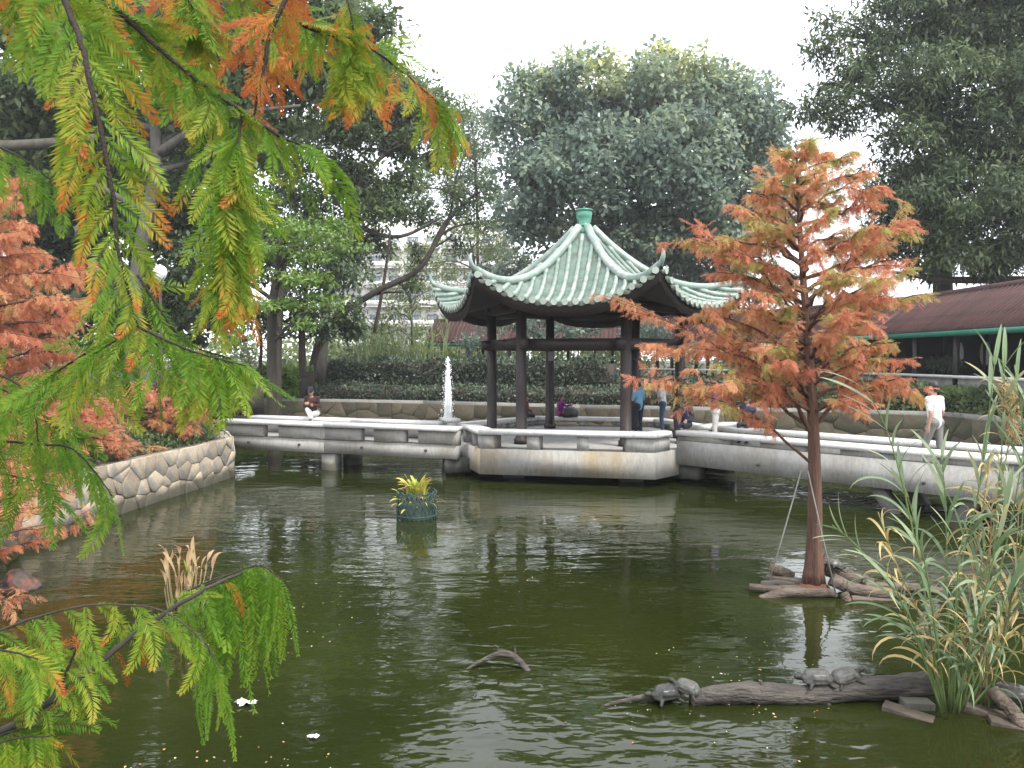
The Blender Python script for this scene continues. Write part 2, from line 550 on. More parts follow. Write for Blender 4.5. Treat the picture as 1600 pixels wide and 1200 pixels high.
bmesh.ops.triangulate(bm, faces=list(bm.faces))
me = bpy.data.meshes.new('water'); bm.to_mesh(me); bm.free()
me.materials.append(M['water'])
for p in me.polygons:
    if p.normal.z < 0: p.flip()
water = link('water', me)
water['kind'] = 'structure'

# ------------------------------------------------------------------ rubble stone walls, every stone a piece of its own
def polyline_pts(P, s):
    P = np.asarray(P, float)
    seg = np.linalg.norm(np.diff(P, axis=0), axis=1)
    cum = np.concatenate([[0], np.cumsum(seg)])
    i = int(np.clip(np.searchsorted(cum, s) - 1, 0, len(seg) - 1))
    t = (s - cum[i]) / seg[i]
    d = (P[i + 1] - P[i]) / seg[i]
    return P[i] + d * (s - cum[i]), d

def poly_len(P):
    return float(np.linalg.norm(np.diff(np.asarray(P, float), axis=0), axis=1).sum())

def offset_line(P, off):
    """parallel line, positive = to the left of the direction of travel"""
    P = np.asarray(P, float)
    d = nrm(np.diff(P, axis=0))
    n = np.stack([-d[:, 1], d[:, 0]], 1)
    vn = np.concatenate([n[:1], nrm(n[:-1] + n[1:]), n[-1:]])
    k = np.ones(len(P))
    for i in range(1, len(P) - 1):
        k[i] = 1 / max(0.4, float(vn[i] @ n[i]))
    return P + vn * (off * k)[:, None]

def clip_cell(poly, p, qn, shift=0.0):
    """keep the side of the bisector nearer to p"""
    n = qn - p
    m = p + n * (0.5 + shift / max(n @ n, 1e-6))
    out = []
    for i in range(len(poly)):
        a, b = poly[i], poly[(i + 1) % len(poly)]
        da, db = (a - m) @ n, (b - m) @ n
        if da <= 0: out.append(a)
        if (da < 0) != (db < 0) and da != db:
            t = da / (da - db)
            out.append(a + (b - a) * t)
    return out

def stone_wall(name, label, line, z0, z1, size, thick, side, s_from=0.0, s_to=None, seed=1, cap=None, smat='stone'):
    """line seen from the water; side = +1 when the wall body lies to the left of the line"""
    r = np.random.default_rng(seed)
    L = poly_len(line)
    s_to = s_to or L
    root = thing(name, label, 'wall')
    core = MB()
    body = offset_line(line, side * 0.05)
    back = offset_line(line, side * thick)
    for i in range(len(body) - 1):
        core.prism([body[i], body[i + 1], back[i + 1], back[i]], z0 - 0.5, z1 - 0.03)
    core.build('mortar_core', M['mortar'], root)
    nu = max(2, int((s_to - s_from) / (size * 1.15)))
    nv = max(2, int((z1 - z0) / (size * 0.82)))
    pts = []
    for j in range(nv):
        for i in range(nu):
            u = s_from + (i + 0.5 + 0.5 * (j % 2) - 0.25 + r.uniform(-0.46, 0.46)) * (s_to - s_from) / nu
            v = z0 + (j + 0.5 + r.uniform(-0.46, 0.46)) * (z1 - z0) / nv
            pts.append((u, v))
    pts = np.array(pts) * (1, 1.3)
    wts = r.uniform(-1, 1, len(pts)) * size * size * 0.26
    for i, p in enumerate(pts):
        cell = [np.array(c) for c in ((s_from, (z0 - 0.1) * 1.3), (s_to, (z0 - 0.1) * 1.3), (s_to, z1 * 1.3), (s_from, z1 * 1.3))]
        dd = np.linalg.norm(pts - p, axis=1)
        for k in np.argsort(dd)[1:18]:
            cell = clip_cell(cell, p, pts[k], (wts[i] - wts[k]) / 2)
            if len(cell) < 3: break
        if len(cell) < 3: continue
        c = np.array(cell) / (1, 1.3)
        ctr = c.mean(0)
        dist = np.linalg.norm(c - ctr, axis=1, keepdims=True)
        inner = ctr + (c - ctr) * np.clip(1 - 0.009 / np.maximum(dist, 0.03), 0.5, 1)
        face = ctr + (inner - ctr) * 0.93
        depth = r.uniform(0.045, 0.075)
        tilt = r.uniform(-0.04, 0.04, 2)
        def to3(q, out):
            P, d = polyline_pts(line, float(np.clip(q[0], 0, L)))
            nb = np.array((-d[1], d[0])) * side
            e = out + (q - ctr) @ tilt
            b = P + nb * (0.05 - e)
            return (b[0], b[1], q[1])
        n = len(c)
        V = [to3(q, 0.0) for q in inner] + [to3(q, depth * 0.85) for q in inner] + [to3(q, depth) for q in face] + [to3(ctr, depth + r.uniform(0, 0.004))]
        V = np.array(V)
        i0 = np.arange(n); i1 = (i0 + 1) % n
        Q = np.concatenate([np.stack([i0, i1, n + i1, n + i0], 1), np.stack([n + i0, n + i1, 2 * n + i1, 2 * n + i0], 1)])
        T = np.stack([2 * n + i0, 2 * n + i1, np.full(n, 3 * n)], 1)
        if side < 0:
            Q = Q[:, ::-1]; T = T[:, ::-1]
        o0 = V.mean(0)
        me = make_mesh('stone', V - o0, [Q, T], M[smat])
        link('stone', me, root, loc=tuple(o0))
    if cap:
        cp = MB()
        a = offset_line(line, -side * 0.03)
        b = offset_line(line, side * cap)
        for i in range(len(a) - 1):
            cp.prism([a[i], a[i + 1], b[i + 1], b[i]], z1 + 0.002, z1 + 0.07)
        cp.build('coping', M['kerb'], root)
    return root

stone_wall('stone_wall', 'tan rubble retaining wall curving along the cypress bank beside the bridge', LEFT_WALL + [(-8.4, 22.3)], -0.02, 1.02, 0.34, 0.35, 1, seed=3)
stone_wall('stone_wall', 'low mossy rubble wall along the far shore behind the pavilion', FAR_WALL, -0.02, 1.12, 0.5, 0.35, 1, seed=5, smat='stone_dark')
kb = MB()
kl = offset_line(FAR_WALL, 0.55); kl2 = offset_line(FAR_WALL, 0.8)
for i in range(len(kl) - 1):
    kb.prism([kl[i], kl[i + 1], kl2[i + 1], kl2[i]], 0.9, 1.2)
tag(kb.build('kerb', M['kerb']), 'pale stone kerb running in front of the low clipped hedge', 'kerb', kind='structure')

# ------------------------------------------------------------------ pavilion on its platform
PC = np.array((2.05, 22.0))
def hexv(Rad, k, z=None):
    """corner k of a hexagon about the pavilion centre; 0 = front left, counted to the right round the back"""
    a = R(-42 + 60 * k)
    p = (PC[0] + Rad * math.sin(a), PC[1] - Rad * math.cos(a))
    return np.array(p) if z is None else np.array((*p, z))

DECK = 0.82
SEAT = 1.30
pav = thing('pavilion', 'hexagonal pavilion with pale green tiled roof and dark timber columns over the pond', 'pavilion', (PC[0], PC[1], 0))
def pbuild(mb, name, mats, parent=None, smooth=False):
    """mesh given in world coordinates, placed under the pavilion"""
    V = np.concatenate(mb.V)
    mb.V = [V - np.array((PC[0], PC[1], 0))]
    if len(mb.V) == 1:
        pass
    return mb.build(name, mats, parent or pav, smooth)

RP = 4.25
hp = [hexv(RP, k) for k in range(6)]
pl = MB(); pl.prism([hexv(RP - 0.26, k) for k in range(6)], 0.35, DECK); pbuild(pl, 'floor', M['deck'])
# outer wall of each side, then slotted seat wall with a slab on top; bridges break two of the sides
def lerp(a, b, t): return np.asarray(a) + (np.asarray(b) - np.asarray(a)) * t
openings = {5: (0.16, 0.60), 1: (0.16, 0.62)}      # sides where the bridges come in (fractions along the side)
for k in range(6):
    a, b = hp[k], hp[(k + 1) % 6]
    ai, bi = hexv(RP - 0.24, k), hexv(RP - 0.24, k + 1)
    w = MB(); w.prism([a, b, bi, ai], 0.2, DECK + 0.006); pbuild(w, 'outer_wall', M['concrete_stained'])
    lowb = MB(); c0, c1 = hexv(RP - 0.9, k), hexv(RP - 0.9, k + 1)
    segs = [(0.0, 1.0)]
    if k in openings:
        o0, o1 = openings[k]
        segs = [(0.0, o0), (o1, 1.0)]
    st_ = SEAT if k in (0, 1, 5) else 1.10
    for s0, s1 in segs:
        ao, bo = hexv(RP + 0.06, k), hexv(RP + 0.06, k + 1)
        an, bn = hexv(RP - 0.44, k), hexv(RP - 0.44, k + 1)
        sl = MB(); sl.prism([lerp(ao, bo, s0), lerp(ao, bo, s1), lerp(an, bn, s1), lerp(an, bn, s0)], st_ - 0.12, st_)
        pbuild(sl, 'seat_slab', M['bench_top'])
        L = RP * (s1 - s0)
        if L > 2.5:
            posts = [(0.0, 0.075), (0.275, 0.345), (0.565, 0.635), (0.845, 1.0)]
        elif L > 1.2:
            posts = [(0.0, 0.16), (0.5, 0.62), (0.86, 1.0)]
        else:
            posts = [(0.0, 1.0)]
        for p0, p1 in posts:
            p0 = s0 + (s1 - s0) * p0; p1 = s0 + (s1 - s0) * p1
            aw, bw = hexv(RP - 0.02, k), hexv(RP - 0.02, k + 1)
            ax, bx = hexv(RP - 0.36, k), hexv(RP - 0.36, k + 1)
            po = MB(); po.prism([lerp(aw, bw, p0), lerp(aw, bw, p1), lerp(ax, bx, p1), lerp(ax, bx, p0)], DECK + 0.004, st_ - 0.12)
            pbuild(po, 'seat_post', M['concrete'])
for k in range(6):
    p = hexv(RP - 1.25, k)
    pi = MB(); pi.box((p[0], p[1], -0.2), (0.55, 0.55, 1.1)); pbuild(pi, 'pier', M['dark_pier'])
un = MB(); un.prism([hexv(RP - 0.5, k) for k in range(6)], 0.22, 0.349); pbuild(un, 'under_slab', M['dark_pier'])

# columns, ring beams, hip rafters
RC = 2.7
for k in range(6):
    c = hexv(RC, k)
    co = MB(); co.lathe([(0.001, DECK + 0.003), (0.19, DECK + 0.003), (0.19, DECK + 0.14), (0.15, DECK + 0.16), (0.142, 2.0), (0.135, 4.55), (0.001, 4.55)], (c[0], c[1], 0), 18)
    pbuild(co, 'column', M['wood'], smooth=False)
for k in range(6):
    a, b = hexv(RC, k), hexv(RC, k + 1)
    d = nrm(b - a)
    for zz0, zz1, w, e in ((3.28, 3.56, 0.15, 0.36), (4.28, 4.52, 0.16, 0.2)):
        be = MB(); be.bar(a, b, w, zz0 + 0.012 * (k % 2), zz1 + 0.012 * (k % 2), ext=e); pbuild(be, 'tie_beam', M['wood'])

ZA = 6.75           # top of the tiled surface
RE = 4.5            # eave radius at the corners
def roof_pt(k, s, t):
    """side k, s 0..1 along the eave from corner k to k+1, t 0 apex .. 1 eave"""
    a, b = hexv(RE, k), hexv(RE, k + 1)
    e = lerp(a, b, s)
    u = abs(2 * s - 1)
    # the eave bows in plan towards the middle, corners sweep out and up
    mid = nrm(e - PC)
    e = e - mid * 0.10 * (1 - u * u)
    lift = 0.80 * u ** 2.6
    ze = 4.36 + lift
    r0 = 0.16
    prof = (1 - t) ** 1.95                       # concave sweep
    z = ze + (ZA - ze) * prof if t < 1 else ze
    # lift only builds up towards the eave
    z = (4.36 + (ZA - 4.36) * prof) + lift * t ** 2.4
    xy = PC + (e - PC) * (r0 / RE + (1 - r0 / RE) * t)
    return np.array((xy[0], xy[1], z))

for k in range(6):
    NS, NT = 24, 30
    V, Q = [], []
    # overlapping courses of pan tiles: each course starts a little above the one below
    for j in range(NT):
        t0, t1 = j / NT, (j + 1) / NT
        for tt, dz in ((t0, 0.0), (t1, 0.030)):
            for i in range(NS + 1):
                p = roof_pt(k, i / NS, tt)
                V.append((p[0], p[1], p[2] + dz))
    n = NS + 1
    for j in range(NT):
        for i in range(NS):
            b0 = (2 * j) * n + i
            Q.append((b0, b0 + n, b0 + n + 1, b0 + 1))
            if j < NT - 1:
                b1 = (2 * j + 1) * n + i
                Q.append((b1, b1 + n, b1 + n + 1, b1 + 1))
    mb = MB(); mb.add(np.array(V), None, np.array(Q))
    face = pbuild(mb, 'roof_face', M['glaze_pan'])
    # dark soffit under the tiles
    V, Q = [], []
    for j in range(13):
        for i in range(NS + 1):
            p = roof_pt(k, i / NS, 0.25 + 0.75 * (j / 12) * 0.985)
            V.append((p[0], p[1], p[2] - 0.10))
    for j in range(12):
        for i in range(NS):
            b0 = j * n + i
            Q.append((b0, b0 + 1, b0 + n + 1, b0 + n))
    mb = MB(); mb.add(np.array(V), None, np.array(Q)); pbuild(mb, 'soffit', M['wood'])
    mb = MB()
    fa = np.array([roof_pt(k, s, 0.985) for s in np.linspace(0.0, 1.0, 25)])
    Vf = np.concatenate([fa + (0, 0, -0.03), fa + (0, 0, -0.30)])
    i0 = np.arange(24)
    inw = np.concatenate([np.c_[nrm(PC - fa[:, :2]) * 0.06, np.zeros(25)]] * 2)
    Vf = np.concatenate([Vf, Vf + inw])
    mb.add(Vf, None, np.concatenate([np.stack([i0, i0 + 25, i0 + 26, i0 + 1], 1), np.stack([i0 + 50, i0 + 51, i0 + 76, i0 + 75], 1), np.stack([i0 + 25, i0 + 75, i0 + 76, i0 + 26], 1)]))
    pbuild(mb, 'eave_board', M['wood'])
    NR = 17
    for i in range(NR):
        s = (i + 0.5) / NR
        u = abs(2 * s - 1)
        # ribs run square to the eave and die into the hip ridges
        a, b = hexv(RE, k), hexv(RE, k + 1)
        t_top = max(0.06, u * 0.985)
        pts = []
        nseg = max(4, int(18 * (1 - t_top)) + 3)
        for tt in np.linspace(t_top, 1.0, nseg):
            # keep the plan offset constant: s at this t
            w = (s - 0.5) / max(tt, abs(s - 0.5) * 2 + 1e-3)
            pts.append(roof_pt(k, 0.5 + np.clip(w, -0.5, 0.5), tt) + (0, 0, 0.035))
        pts = np.array(pts)
        d = nrm(pts[-1] - pts[-2])
        pts = np.concatenate([pts, [pts[-1] + d * 0.05]])
        # each half-round tile laps over the one below: a small lip at every joint
        seg_ = np.linalg.norm(np.diff(pts, axis=0), axis=1); cum_ = np.concatenate([[0], np.cumsum(seg_)])
        nt_ = max(1, int(round(cum_[-1] / 0.30)))
        ss, rr_s = [], []
        for q_ in range(nt_):
            e0, e1 = cum_[-1] * q_ / nt_, cum_[-1] * (q_ + 1) / nt_
            ss += [e0 + 0.004, e1 - 0.004]; rr_s += [0.058, 0.070]
        ss = np.array(ss)
        P_ = np.stack([np.interp(ss, cum_, pts[:, c_]) for c_ in range(3)], 1)
        mb = MB(); mb.tube(P_, rr_s, 8, True)
        mb.tube(np.array([pts[-1] - d * 0.001, pts[-1] + d * 0.012]), [0.082, 0.082], 12, True, mi=1)
        ro_ = pbuild(mb, 'tile_rib', [M['glaze'], M['glaze_cap']], face, True)
        for f_ in ro_.data.polygons:
            if f_.material_index == 1: f_.use_smooth = False
        if i < NR - 1:
            s2 = (i + 1) / NR
            e = roof_pt(k, s2, 1.0)
            out = np.r_[nrm(e[:2] - PC), 0]
            along = np.r_[nrm(b - a), 0]
            mb = MB()
            ang = np.linspace(0, math.pi, 8)
            rim = np.array([e + along * 0.11 * math.cos(x) + np.array((0, 0, -0.10 * math.sin(x) + 0.02)) + out * 0.025 for x in ang])
            back = rim - out * 0.022
            i0 = np.arange(7)
            V = np.concatenate([rim, back])
            mb.add(V, np.concatenate([np.stack([np.zeros(6, int), i0[1:], i0[1:] + 1], 1), np.stack([np.full(6, 8), i0[1:] + 9, i0[1:] + 8], 1)]), np.stack([i0, i0 + 8, i0 + 9, i0 + 1], 1))
            pbuild(mb, 'drip_tile', M['glaze_cap'], face)
for k in range(6):
    # hip ridge: heavy rounded rope of tile, curling up past the corner
    P = [roof_pt(k, 0.0, t) + (0, 0, 0.10) for t in np.linspace(0.02, 0.97, 26)]
    end = P[-1]; d = nrm(P[-1] - P[-3])
    out = np.r_[nrm(end[:2] - PC), 0]
    P2 = [end + out * 0.08 + (0, 0, 0.04), end + out * 0.16 + (0, 0, 0.12), end + out * 0.20 + (0, 0, 0.22), end + out * 0.20 + (0, 0, 0.32), end + out * 0.15 + (0, 0, 0.38)]
    mb = MB(); mb.tube(np.array(P), np.linspace(0.115, 0.10, 26), 10)
    mb2 = MB(); mb2.tube(np.array([P[-2], P[-1]] + P2), [0.085, 0.08, 0.07, 0.06, 0.05, 0.038, 0.018], 10)
    h = pbuild(mb, 'hip_ridge', M['glaze'], smooth=True)
    pbuild(mb2, 'curled_finial', M['glaze'], h, True)
mb = MB(); mb.lathe([(0.001, 6.72), (0.30, 6.72), (0.25, 6.86), (0.19, 6.93), (0.20, 6.96), (0.24, 6.97), (0.19, 7.0), (0.17, 7.04), (0.215, 7.22), (0.235, 7.34), (0.215, 7.40), (0.24, 7.41), (0.24, 7.45), (0.001, 7.46)], (PC[0], PC[1], -0.17), 20)
pbuild(mb, 'roof_finial', M['glaze_deep'], smooth=False)
cb = hexv(RC, 4)
mb = MB(); mb.box((cb[0] + 0.02, cb[1] - 0.24, 3.12), (0.17, 0.16, 0.30), 0, bevel=0.012); pbuild(mb, 'loudspeaker', M['metal_grey'])

# ------------------------------------------------------------------ two arms of the footbridge
def bridge(name, label, near, far, slots, piers, pier_mat, cable=False, panel=True, open_=0.3, top=DECK):
    root = thing(name, label, 'footbridge')
    near = np.array(near, float); far = np.array(far, float)
    ctr = 1 if len(near) == 2 else 1
    for i in range(len(near) - 1):
        a, b, c, d = near[i], near[i + 1], far[i + 1], far[i]
        dk = MB(); dk.prism([lerp(a, d, 0.02), lerp(b, c, 0.02), lerp(b, c, 0.98), lerp(a, d, 0.98)], DECK - 0.22, DECK - 0.012); dk.build('deck', M['deck'], root)
        for line, nm, sg in (((a, b), 'near', 1), ((d, c), 'far', -1)):
            p, q = line
            n = nrm(np.array((-(q - p)[1], (q - p)[0])))
            if n @ (d - a) < 0: n = -n
            n = n * sg                                    # towards the deck
            m = MB(); m.prism([p, q, q + n * 0.22, p + n * 0.22], 0.48, top); m.build('edge_beam', M['concrete'], root)
            m = MB(); m.prism([p - n * 0.05, q - n * 0.05, q + n * 0.40, p + n * 0.40], SEAT - 0.11, SEAT); m.build('seat_slab', M['bench_top'], root)
            L = np.linalg.norm(q - p)
            ns = max(1, int(round(L / slots)))
            for k in range(ns):
                # a wide set-back panel, then an opening
                g0 = 0.0 if k == 0 else open_ / 2
                g1 = 1.0 if k == ns - 1 else 1 - open_ / 2
                s0 = (k + g0) / ns; s1 = (k + g1) / ns
                parts = [(s0, s1)] if panel else [(s0, s0 + 0.24 / L), (s1 - 0.24 / L, s1)]
                for u0, u1 in parts:
                    m = MB(); m.prism([lerp(p, q, u0) + n * 0.045, lerp(p, q, u1) + n * 0.045, lerp(p, q, u1) + n * 0.26, lerp(p, q, u0) + n * 0.26], top + 0.002, SEAT - 0.11)
                    m.build('seat_panel', M['concrete'], root)
            if cable and nm == 'near':
                sP = [np.r_[lerp(p, q, t) - n * 0.02, DECK + 0.045 + 0.012 * math.sin(t * 23)] for t in np.linspace(0, 1, 20)]
                m = MB(); m.tube(np.array(sP), 0.014, 6); m.build('cable', M['cable'], root)
            if nm == 'near':
                for t in (0.3, 0.78):
                    c0 = np.r_[lerp(p, q, t) - n * 0.05, 0.68]; c1 = np.r_[lerp(p, q, t) + n * 0.03, 0.68]
                    m = MB(); m.tube(np.array([c0, c1]), 0.032, 10); m.build('drain_pipe', M['cable'], root)
    for (px, py, lean) in piers:
        for s in (-1, 1):
            pass
    return root

nl = [(-9.4, 22.45), (-8.47, 22.1), (-5.11, 20.8), (-1.40, 19.45)]
fl = [(-8.8, 24.1), (-7.85, 23.75), (-4.5, 22.42), (-1.92, 21.5)]
br1 = bridge('footbridge', 'pale concrete footbridge with slab benches from the stone bank to the pavilion', nl[1:], fl[1:], 1.55, [], None, cable=True)
for p in ((-4.95, 21.0), (-4.6, 22.1)):
    m = MB(); m.box((p[0], p[1], 0.0), (0.42, 0.34, 0.98), -0.37); m.build('pier', M['concrete'], br1)
# brackets where it meets the platform
for p, q in (((-1.75, 19.75), (-1.1, 19.95)), ((-1.8, 21.2), (-1.3, 21.35))):
    m = MB(); m.bar(p, q, 0.35, 0.12, 0.47); m.build('bracket', M['dark_pier'], br1)
nr = [(4.0, 18.6), (8.93, 13.4), (13.4, 8.7)]
fr = [(5.42, 20.02), (10.42, 14.75), (14.9, 10.05)]
br2 = bridge('footbridge', 'pale concrete footbridge with slab benches running from the pavilion past the reeds', nr, fr, 1.75, [], None, panel=True, open_=0.42, top=1.06)
for p in ((8.0, 14.75), (9.0, 15.65)):
    m = MB()
    d = nrm(np.array((4.93, -5.2)))
    a = np.array(p)
    for sgn in (-1, 1):
        b0 = a + d * 0.10 * sgn; b1 = a + d * 0.75 * sgn
        n = np.array((-d[1], d[0])) * 0.17
        V = []
        for (c, z) in ((b1, 0.479), (b1 + d * 0.28 * sgn, 0.479), (b0 + d * 0.28 * sgn, -0.5), (b0, -0.5)):
            V += [(c[0] - n[0], c[1] - n[1], z), (c[0] + n[0], c[1] + n[1], z)]
        m.add(V, None, [(0, 2, 4, 6), (1, 7, 5, 3), (0, 1, 3, 2), (2, 3, 5, 4), (4, 5, 7, 6), (6, 7, 1, 0)])
    m.build('splayed_pier', M['dark_pier'], br2)
for p, q in (((4.0, 19.1), (4.6, 18.55)), ((5.0, 20.1), (5.6, 19.5))):
    m = MB(); m.bar(p, q, 0.35, 0.12, 0.47); m.build('bracket', M['dark_pier'], br2)
# ------------------------------------------------------------------ covered corridor behind the pond
CORR = [(-5.8, 52.0), (8.0, 49.0), (13.0, 43.0), (16.0, 33.6), (16.2, 17.0)]
corr = thing('covered_corridor', 'long covered walkway with red tiled roof and green fascia around the far shore', 'walkway')
M['corr_wall'] = surf('walkway_parapet', (0.24, 0.235, 0.21), (0.13, 0.13, 0.115), 2, 0.9, 0.2)
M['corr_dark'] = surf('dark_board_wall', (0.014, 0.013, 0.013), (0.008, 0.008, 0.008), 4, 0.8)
M['panel'] = surf('opening_light_and_paper', (0.70, 0.70, 0.66), (0.6, 0.6, 0.57), 3, 0.6)  # pale tone stands for daylight through wall openings; also colours paper scraps
cl = {o: offset_line(CORR, o) for o in (-0.25, 0.0, 0.12, 0.3, 1.75, 3.2, 3.5, 3.75)}
EZ, RZ = 4.12, 5.65
rib_me = None
def rib_mesh(L):
    mb = MB(); 
    ang = np.linspace(0, math.pi, 6)
    V = np.array([(x * L, 0.075 * math.cos(a), 0.075 * math.sin(a)) for x in (0, 1) for a in ang])
    i0 = np.arange(5)
    mb.add(V, [(0, i + 1, i) for i in range(1, 5)], np.stack([i0, i0 + 1, i0 + 7, i0 + 6], 1))
    return mb.mesh('tile_rib', M['red_tile'], True)
slope = math.hypot(2.0, RZ - EZ)
rib_me = rib_mesh(slope)
for i in range(len(CORR) - 1):
    def strip(o1, z1, o2, z2, name, mat, th=0.06):
        a, b, c, d = cl[o1][i], cl[o1][i + 1], cl[o2][i + 1], cl[o2][i]
        V = [(*a, z1), (*b, z1), (*c, z2), (*d, z2), (*a, z1 - th), (*b, z1 - th), (*c, z2 - th), (*d, z2 - th)]
        mb = MB(); mb.add(V, None, [(0, 1, 2, 3), (7, 6, 5, 4), (0, 4, 5, 1), (1, 5, 6, 2), (2, 6, 7, 3), (3, 7, 4, 0)])
        return mb.build(name, mat, corr)
    rf = strip(-0.25, EZ, 1.75, RZ, 'roof_slope', M['red_tile'])
    strip(1.75, RZ, 3.75, EZ, 'roof_slope', M['red_tile'])
    a, b = cl[-0.25][i], cl[-0.25][i + 1]
    ra, rb_ = cl[1.75][i], cl[1.75][i + 1]
    L = np.linalg.norm(b - a); d = (b - a) / L
    n = np.array((-d[1], d[0]))
    nrib = int(L / 0.27)
    if i == 3: nrib = int(L * 0.85 / 0.27)
    X = np.array((n[0] * 2.0, n[1] * 2.0, RZ - EZ)); X /= np.linalg.norm(X)
    Yv = np.array((d[0], d[1], 0)); Zv = np.cross(X, Yv)
    if Zv[2] < 0: Yv = -Yv; Zv = -Zv
    LR = np.linalg.norm(rb_ - ra)
    for k in range(nrib):
        p = a + d * (k + 0.5) * 0.27
        # clip at hips: skip those whose top would overshoot the ridge segment
        top = p + n * 2.0
        s = (top - ra) @ d
        ln = 1.0
        if s < 0 or s > LR:
            over = -s if s < 0 else s - LR
            ln = max(0.15, 1 - over / 2.0 * 2.2)
        m4 = Matrix(((X[0] * ln, Yv[0], Zv[0], p[0]), (X[1] * ln, Yv[1], Zv[1], p[1]), (X[2] * ln, Yv[2], Zv[2], EZ + 0.004), (0, 0, 0, 1)))
        link('tile_rib', rib_me, rf, mat4=m4)
    mb = MB(); mb.tube(np.array([(*ra, RZ + 0.04), (*rb_, RZ + 0.04)]), 0.13, 10); mb.build('ridge', M['red_tile'], corr, True)
    mb = MB(); mb.prism([cl[-0.25][i], cl[-0.25][i + 1], cl[0.0][i + 1], cl[0.0][i]], EZ - 0.26, EZ - 0.065); mb.build('fascia', M['green_paint'], corr)
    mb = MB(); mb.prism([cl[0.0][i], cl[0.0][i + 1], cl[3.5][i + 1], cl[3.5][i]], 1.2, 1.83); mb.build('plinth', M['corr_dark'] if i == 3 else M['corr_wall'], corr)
    mb = MB(); mb.prism([cl[0.0][i], cl[0.0][i + 1], cl[0.3][i + 1], cl[0.3][i]], 2.33, 2.43); mb.build('seat_rail', M['bench_top'], corr)
    if i in (2, 3):
        mb = MB(); mb.prism([cl[0.12][i], cl[0.12][i + 1], cl[0.3][i + 1], cl[0.3][i]], 1.83, 2.33); mb.build('parapet', M['corr_wall'], corr)
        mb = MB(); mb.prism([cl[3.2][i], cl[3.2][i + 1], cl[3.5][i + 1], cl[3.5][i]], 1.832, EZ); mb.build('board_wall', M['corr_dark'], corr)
        # a ceiling keeps the interior dark
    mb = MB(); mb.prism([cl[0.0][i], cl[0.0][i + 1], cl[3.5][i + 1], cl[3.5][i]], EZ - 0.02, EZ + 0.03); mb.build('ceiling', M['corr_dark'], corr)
    npost = max(2, int(round(L / 2.7)))
    for k in range(npost + (1 if i == 3 else 0)):
        for off in (0.12, 3.2):
            p = lerp(cl[off][i], cl[off][i + 1], (k + 0.03) / npost)
            mb = MB(); mb.tube(np.array([(p[0], p[1], 1.832), (p[0], p[1], EZ - 0.02)]), 0.11, 10); mb.build('post', M['wood'], corr, True)
# pale panels painted as daylight through shaped openings in the dark back wall
shapes = ['oval', 'oval', 'rect', 'oct', 'rect', 'vase', 'vase']
ys = [33.0, 31.2, 28.4, 26.6, 24.9, 22.6, 21.0]
for sname, y in zip(shapes, ys):
    x = 19.15 + (33.6 - y) * 0.012
    if sname == 'oval': pts = [(0.32 * math.cos(a), 0.52 * math.sin(a)) for a in np.linspace(0, 2 * math.pi, 20, endpoint=False)]
    elif sname == 'rect': pts = [(-0.22, -0.55), (0.22, -0.55), (0.22, 0.55), (-0.22, 0.55)]
    elif sname == 'oct': pts = [(0.42 * math.cos(a), 0.5 * math.sin(a)) for a in np.linspace(0.39, 0.39 + 2 * math.pi, 8, endpoint=False)]
    else: pts = [(-0.24, -0.5), (0.24, -0.5), (0.42, -0.1), (0.30, 0.25), (0.14, 0.4), (0.2, 0.55), (-0.2, 0.55), (-0.14, 0.4), (-0.30, 0.25), (-0.42, -0.1)]
    n = len(pts)
    V = [(x, y + p, 3.25 + q) for p, q in pts] + [(x + 0.05, y + p, 3.25 + q) for p, q in pts] + [(x, y, 3.25)]
    i0 = np.arange(n); i1 = (i0 + 1) % n
    mb = MB(); mb.add(V, np.stack([np.full(n, 2 * n), i1, i0], 1), np.stack([i0, i1, n + i1, n + i0], 1)); mb.build('shaped_window', M['panel'], corr)

# ------------------------------------------------------------------ pale apartment block far behind the trees
blk = thing('apartment_block', 'pale apartment block with balconies glimpsed between the trees', 'building', (0, 120, 0))
mb = MB(); mb.box((-14, 8, 12.2), (30, 16, 24.4)); mb.build('wall', M['facade'], blk)
win = MB(); win.box((0, 0, 0), (1.7, 0.10, 1.4)); win_me = win.mesh('window', M['glass_pane'])
fr_ = MB()
for c, s in (((0, -0.04, 0.74), (1.9, 0.14, 0.08)), ((0, -0.04, -0.74), (1.9, 0.14, 0.08)), ((-0.9, -0.04, 0), (0.08, 0.14, 1.4)), ((0.9, -0.04, 0), (0.08, 0.14, 1.4)), ((0, -0.04, 0), (0.06, 0.12, 1.4))):
    fr_.box(c, s)
fr_me = fr_.mesh('frame', M['facade'])
bal = MB(); bal.box((0, -0.6, 0), (5.4, 1.2, 0.15)); bal.box((0, -1.17, 0.5), (5.4, 0.06, 0.85)); bal_me = bal.mesh('balcony', M['facade'])
for fl_ in range(7):
    z = 3.2 + fl_ * 3.0
    for k in range(10):
        x = -27.2 + k * 2.95
        w = link('window', win_me, blk, loc=(x, -0.03, z))
        link('frame', fr_me, w)
    for k in range(5):
        link('balcony', bal_me, blk, loc=(-25.8 + k * 5.9, 0, z - 1.15))

# ------------------------------------------------------------------ leaves
def leaf_template(aspect=0.5, fold=0.12):
    V = np.array([(0, 0, 0), (0.5, aspect / 2, fold), (1, 0, -0.06), (0.5, -aspect / 2, fold)], float)
    return V, np.array([[0, 3, 2, 1]])

def rand_dirs(n, r, up=0.0):
    d = nrm(r.normal(size=(n, 3)))
    d[:, 2] += up
    return nrm(d)

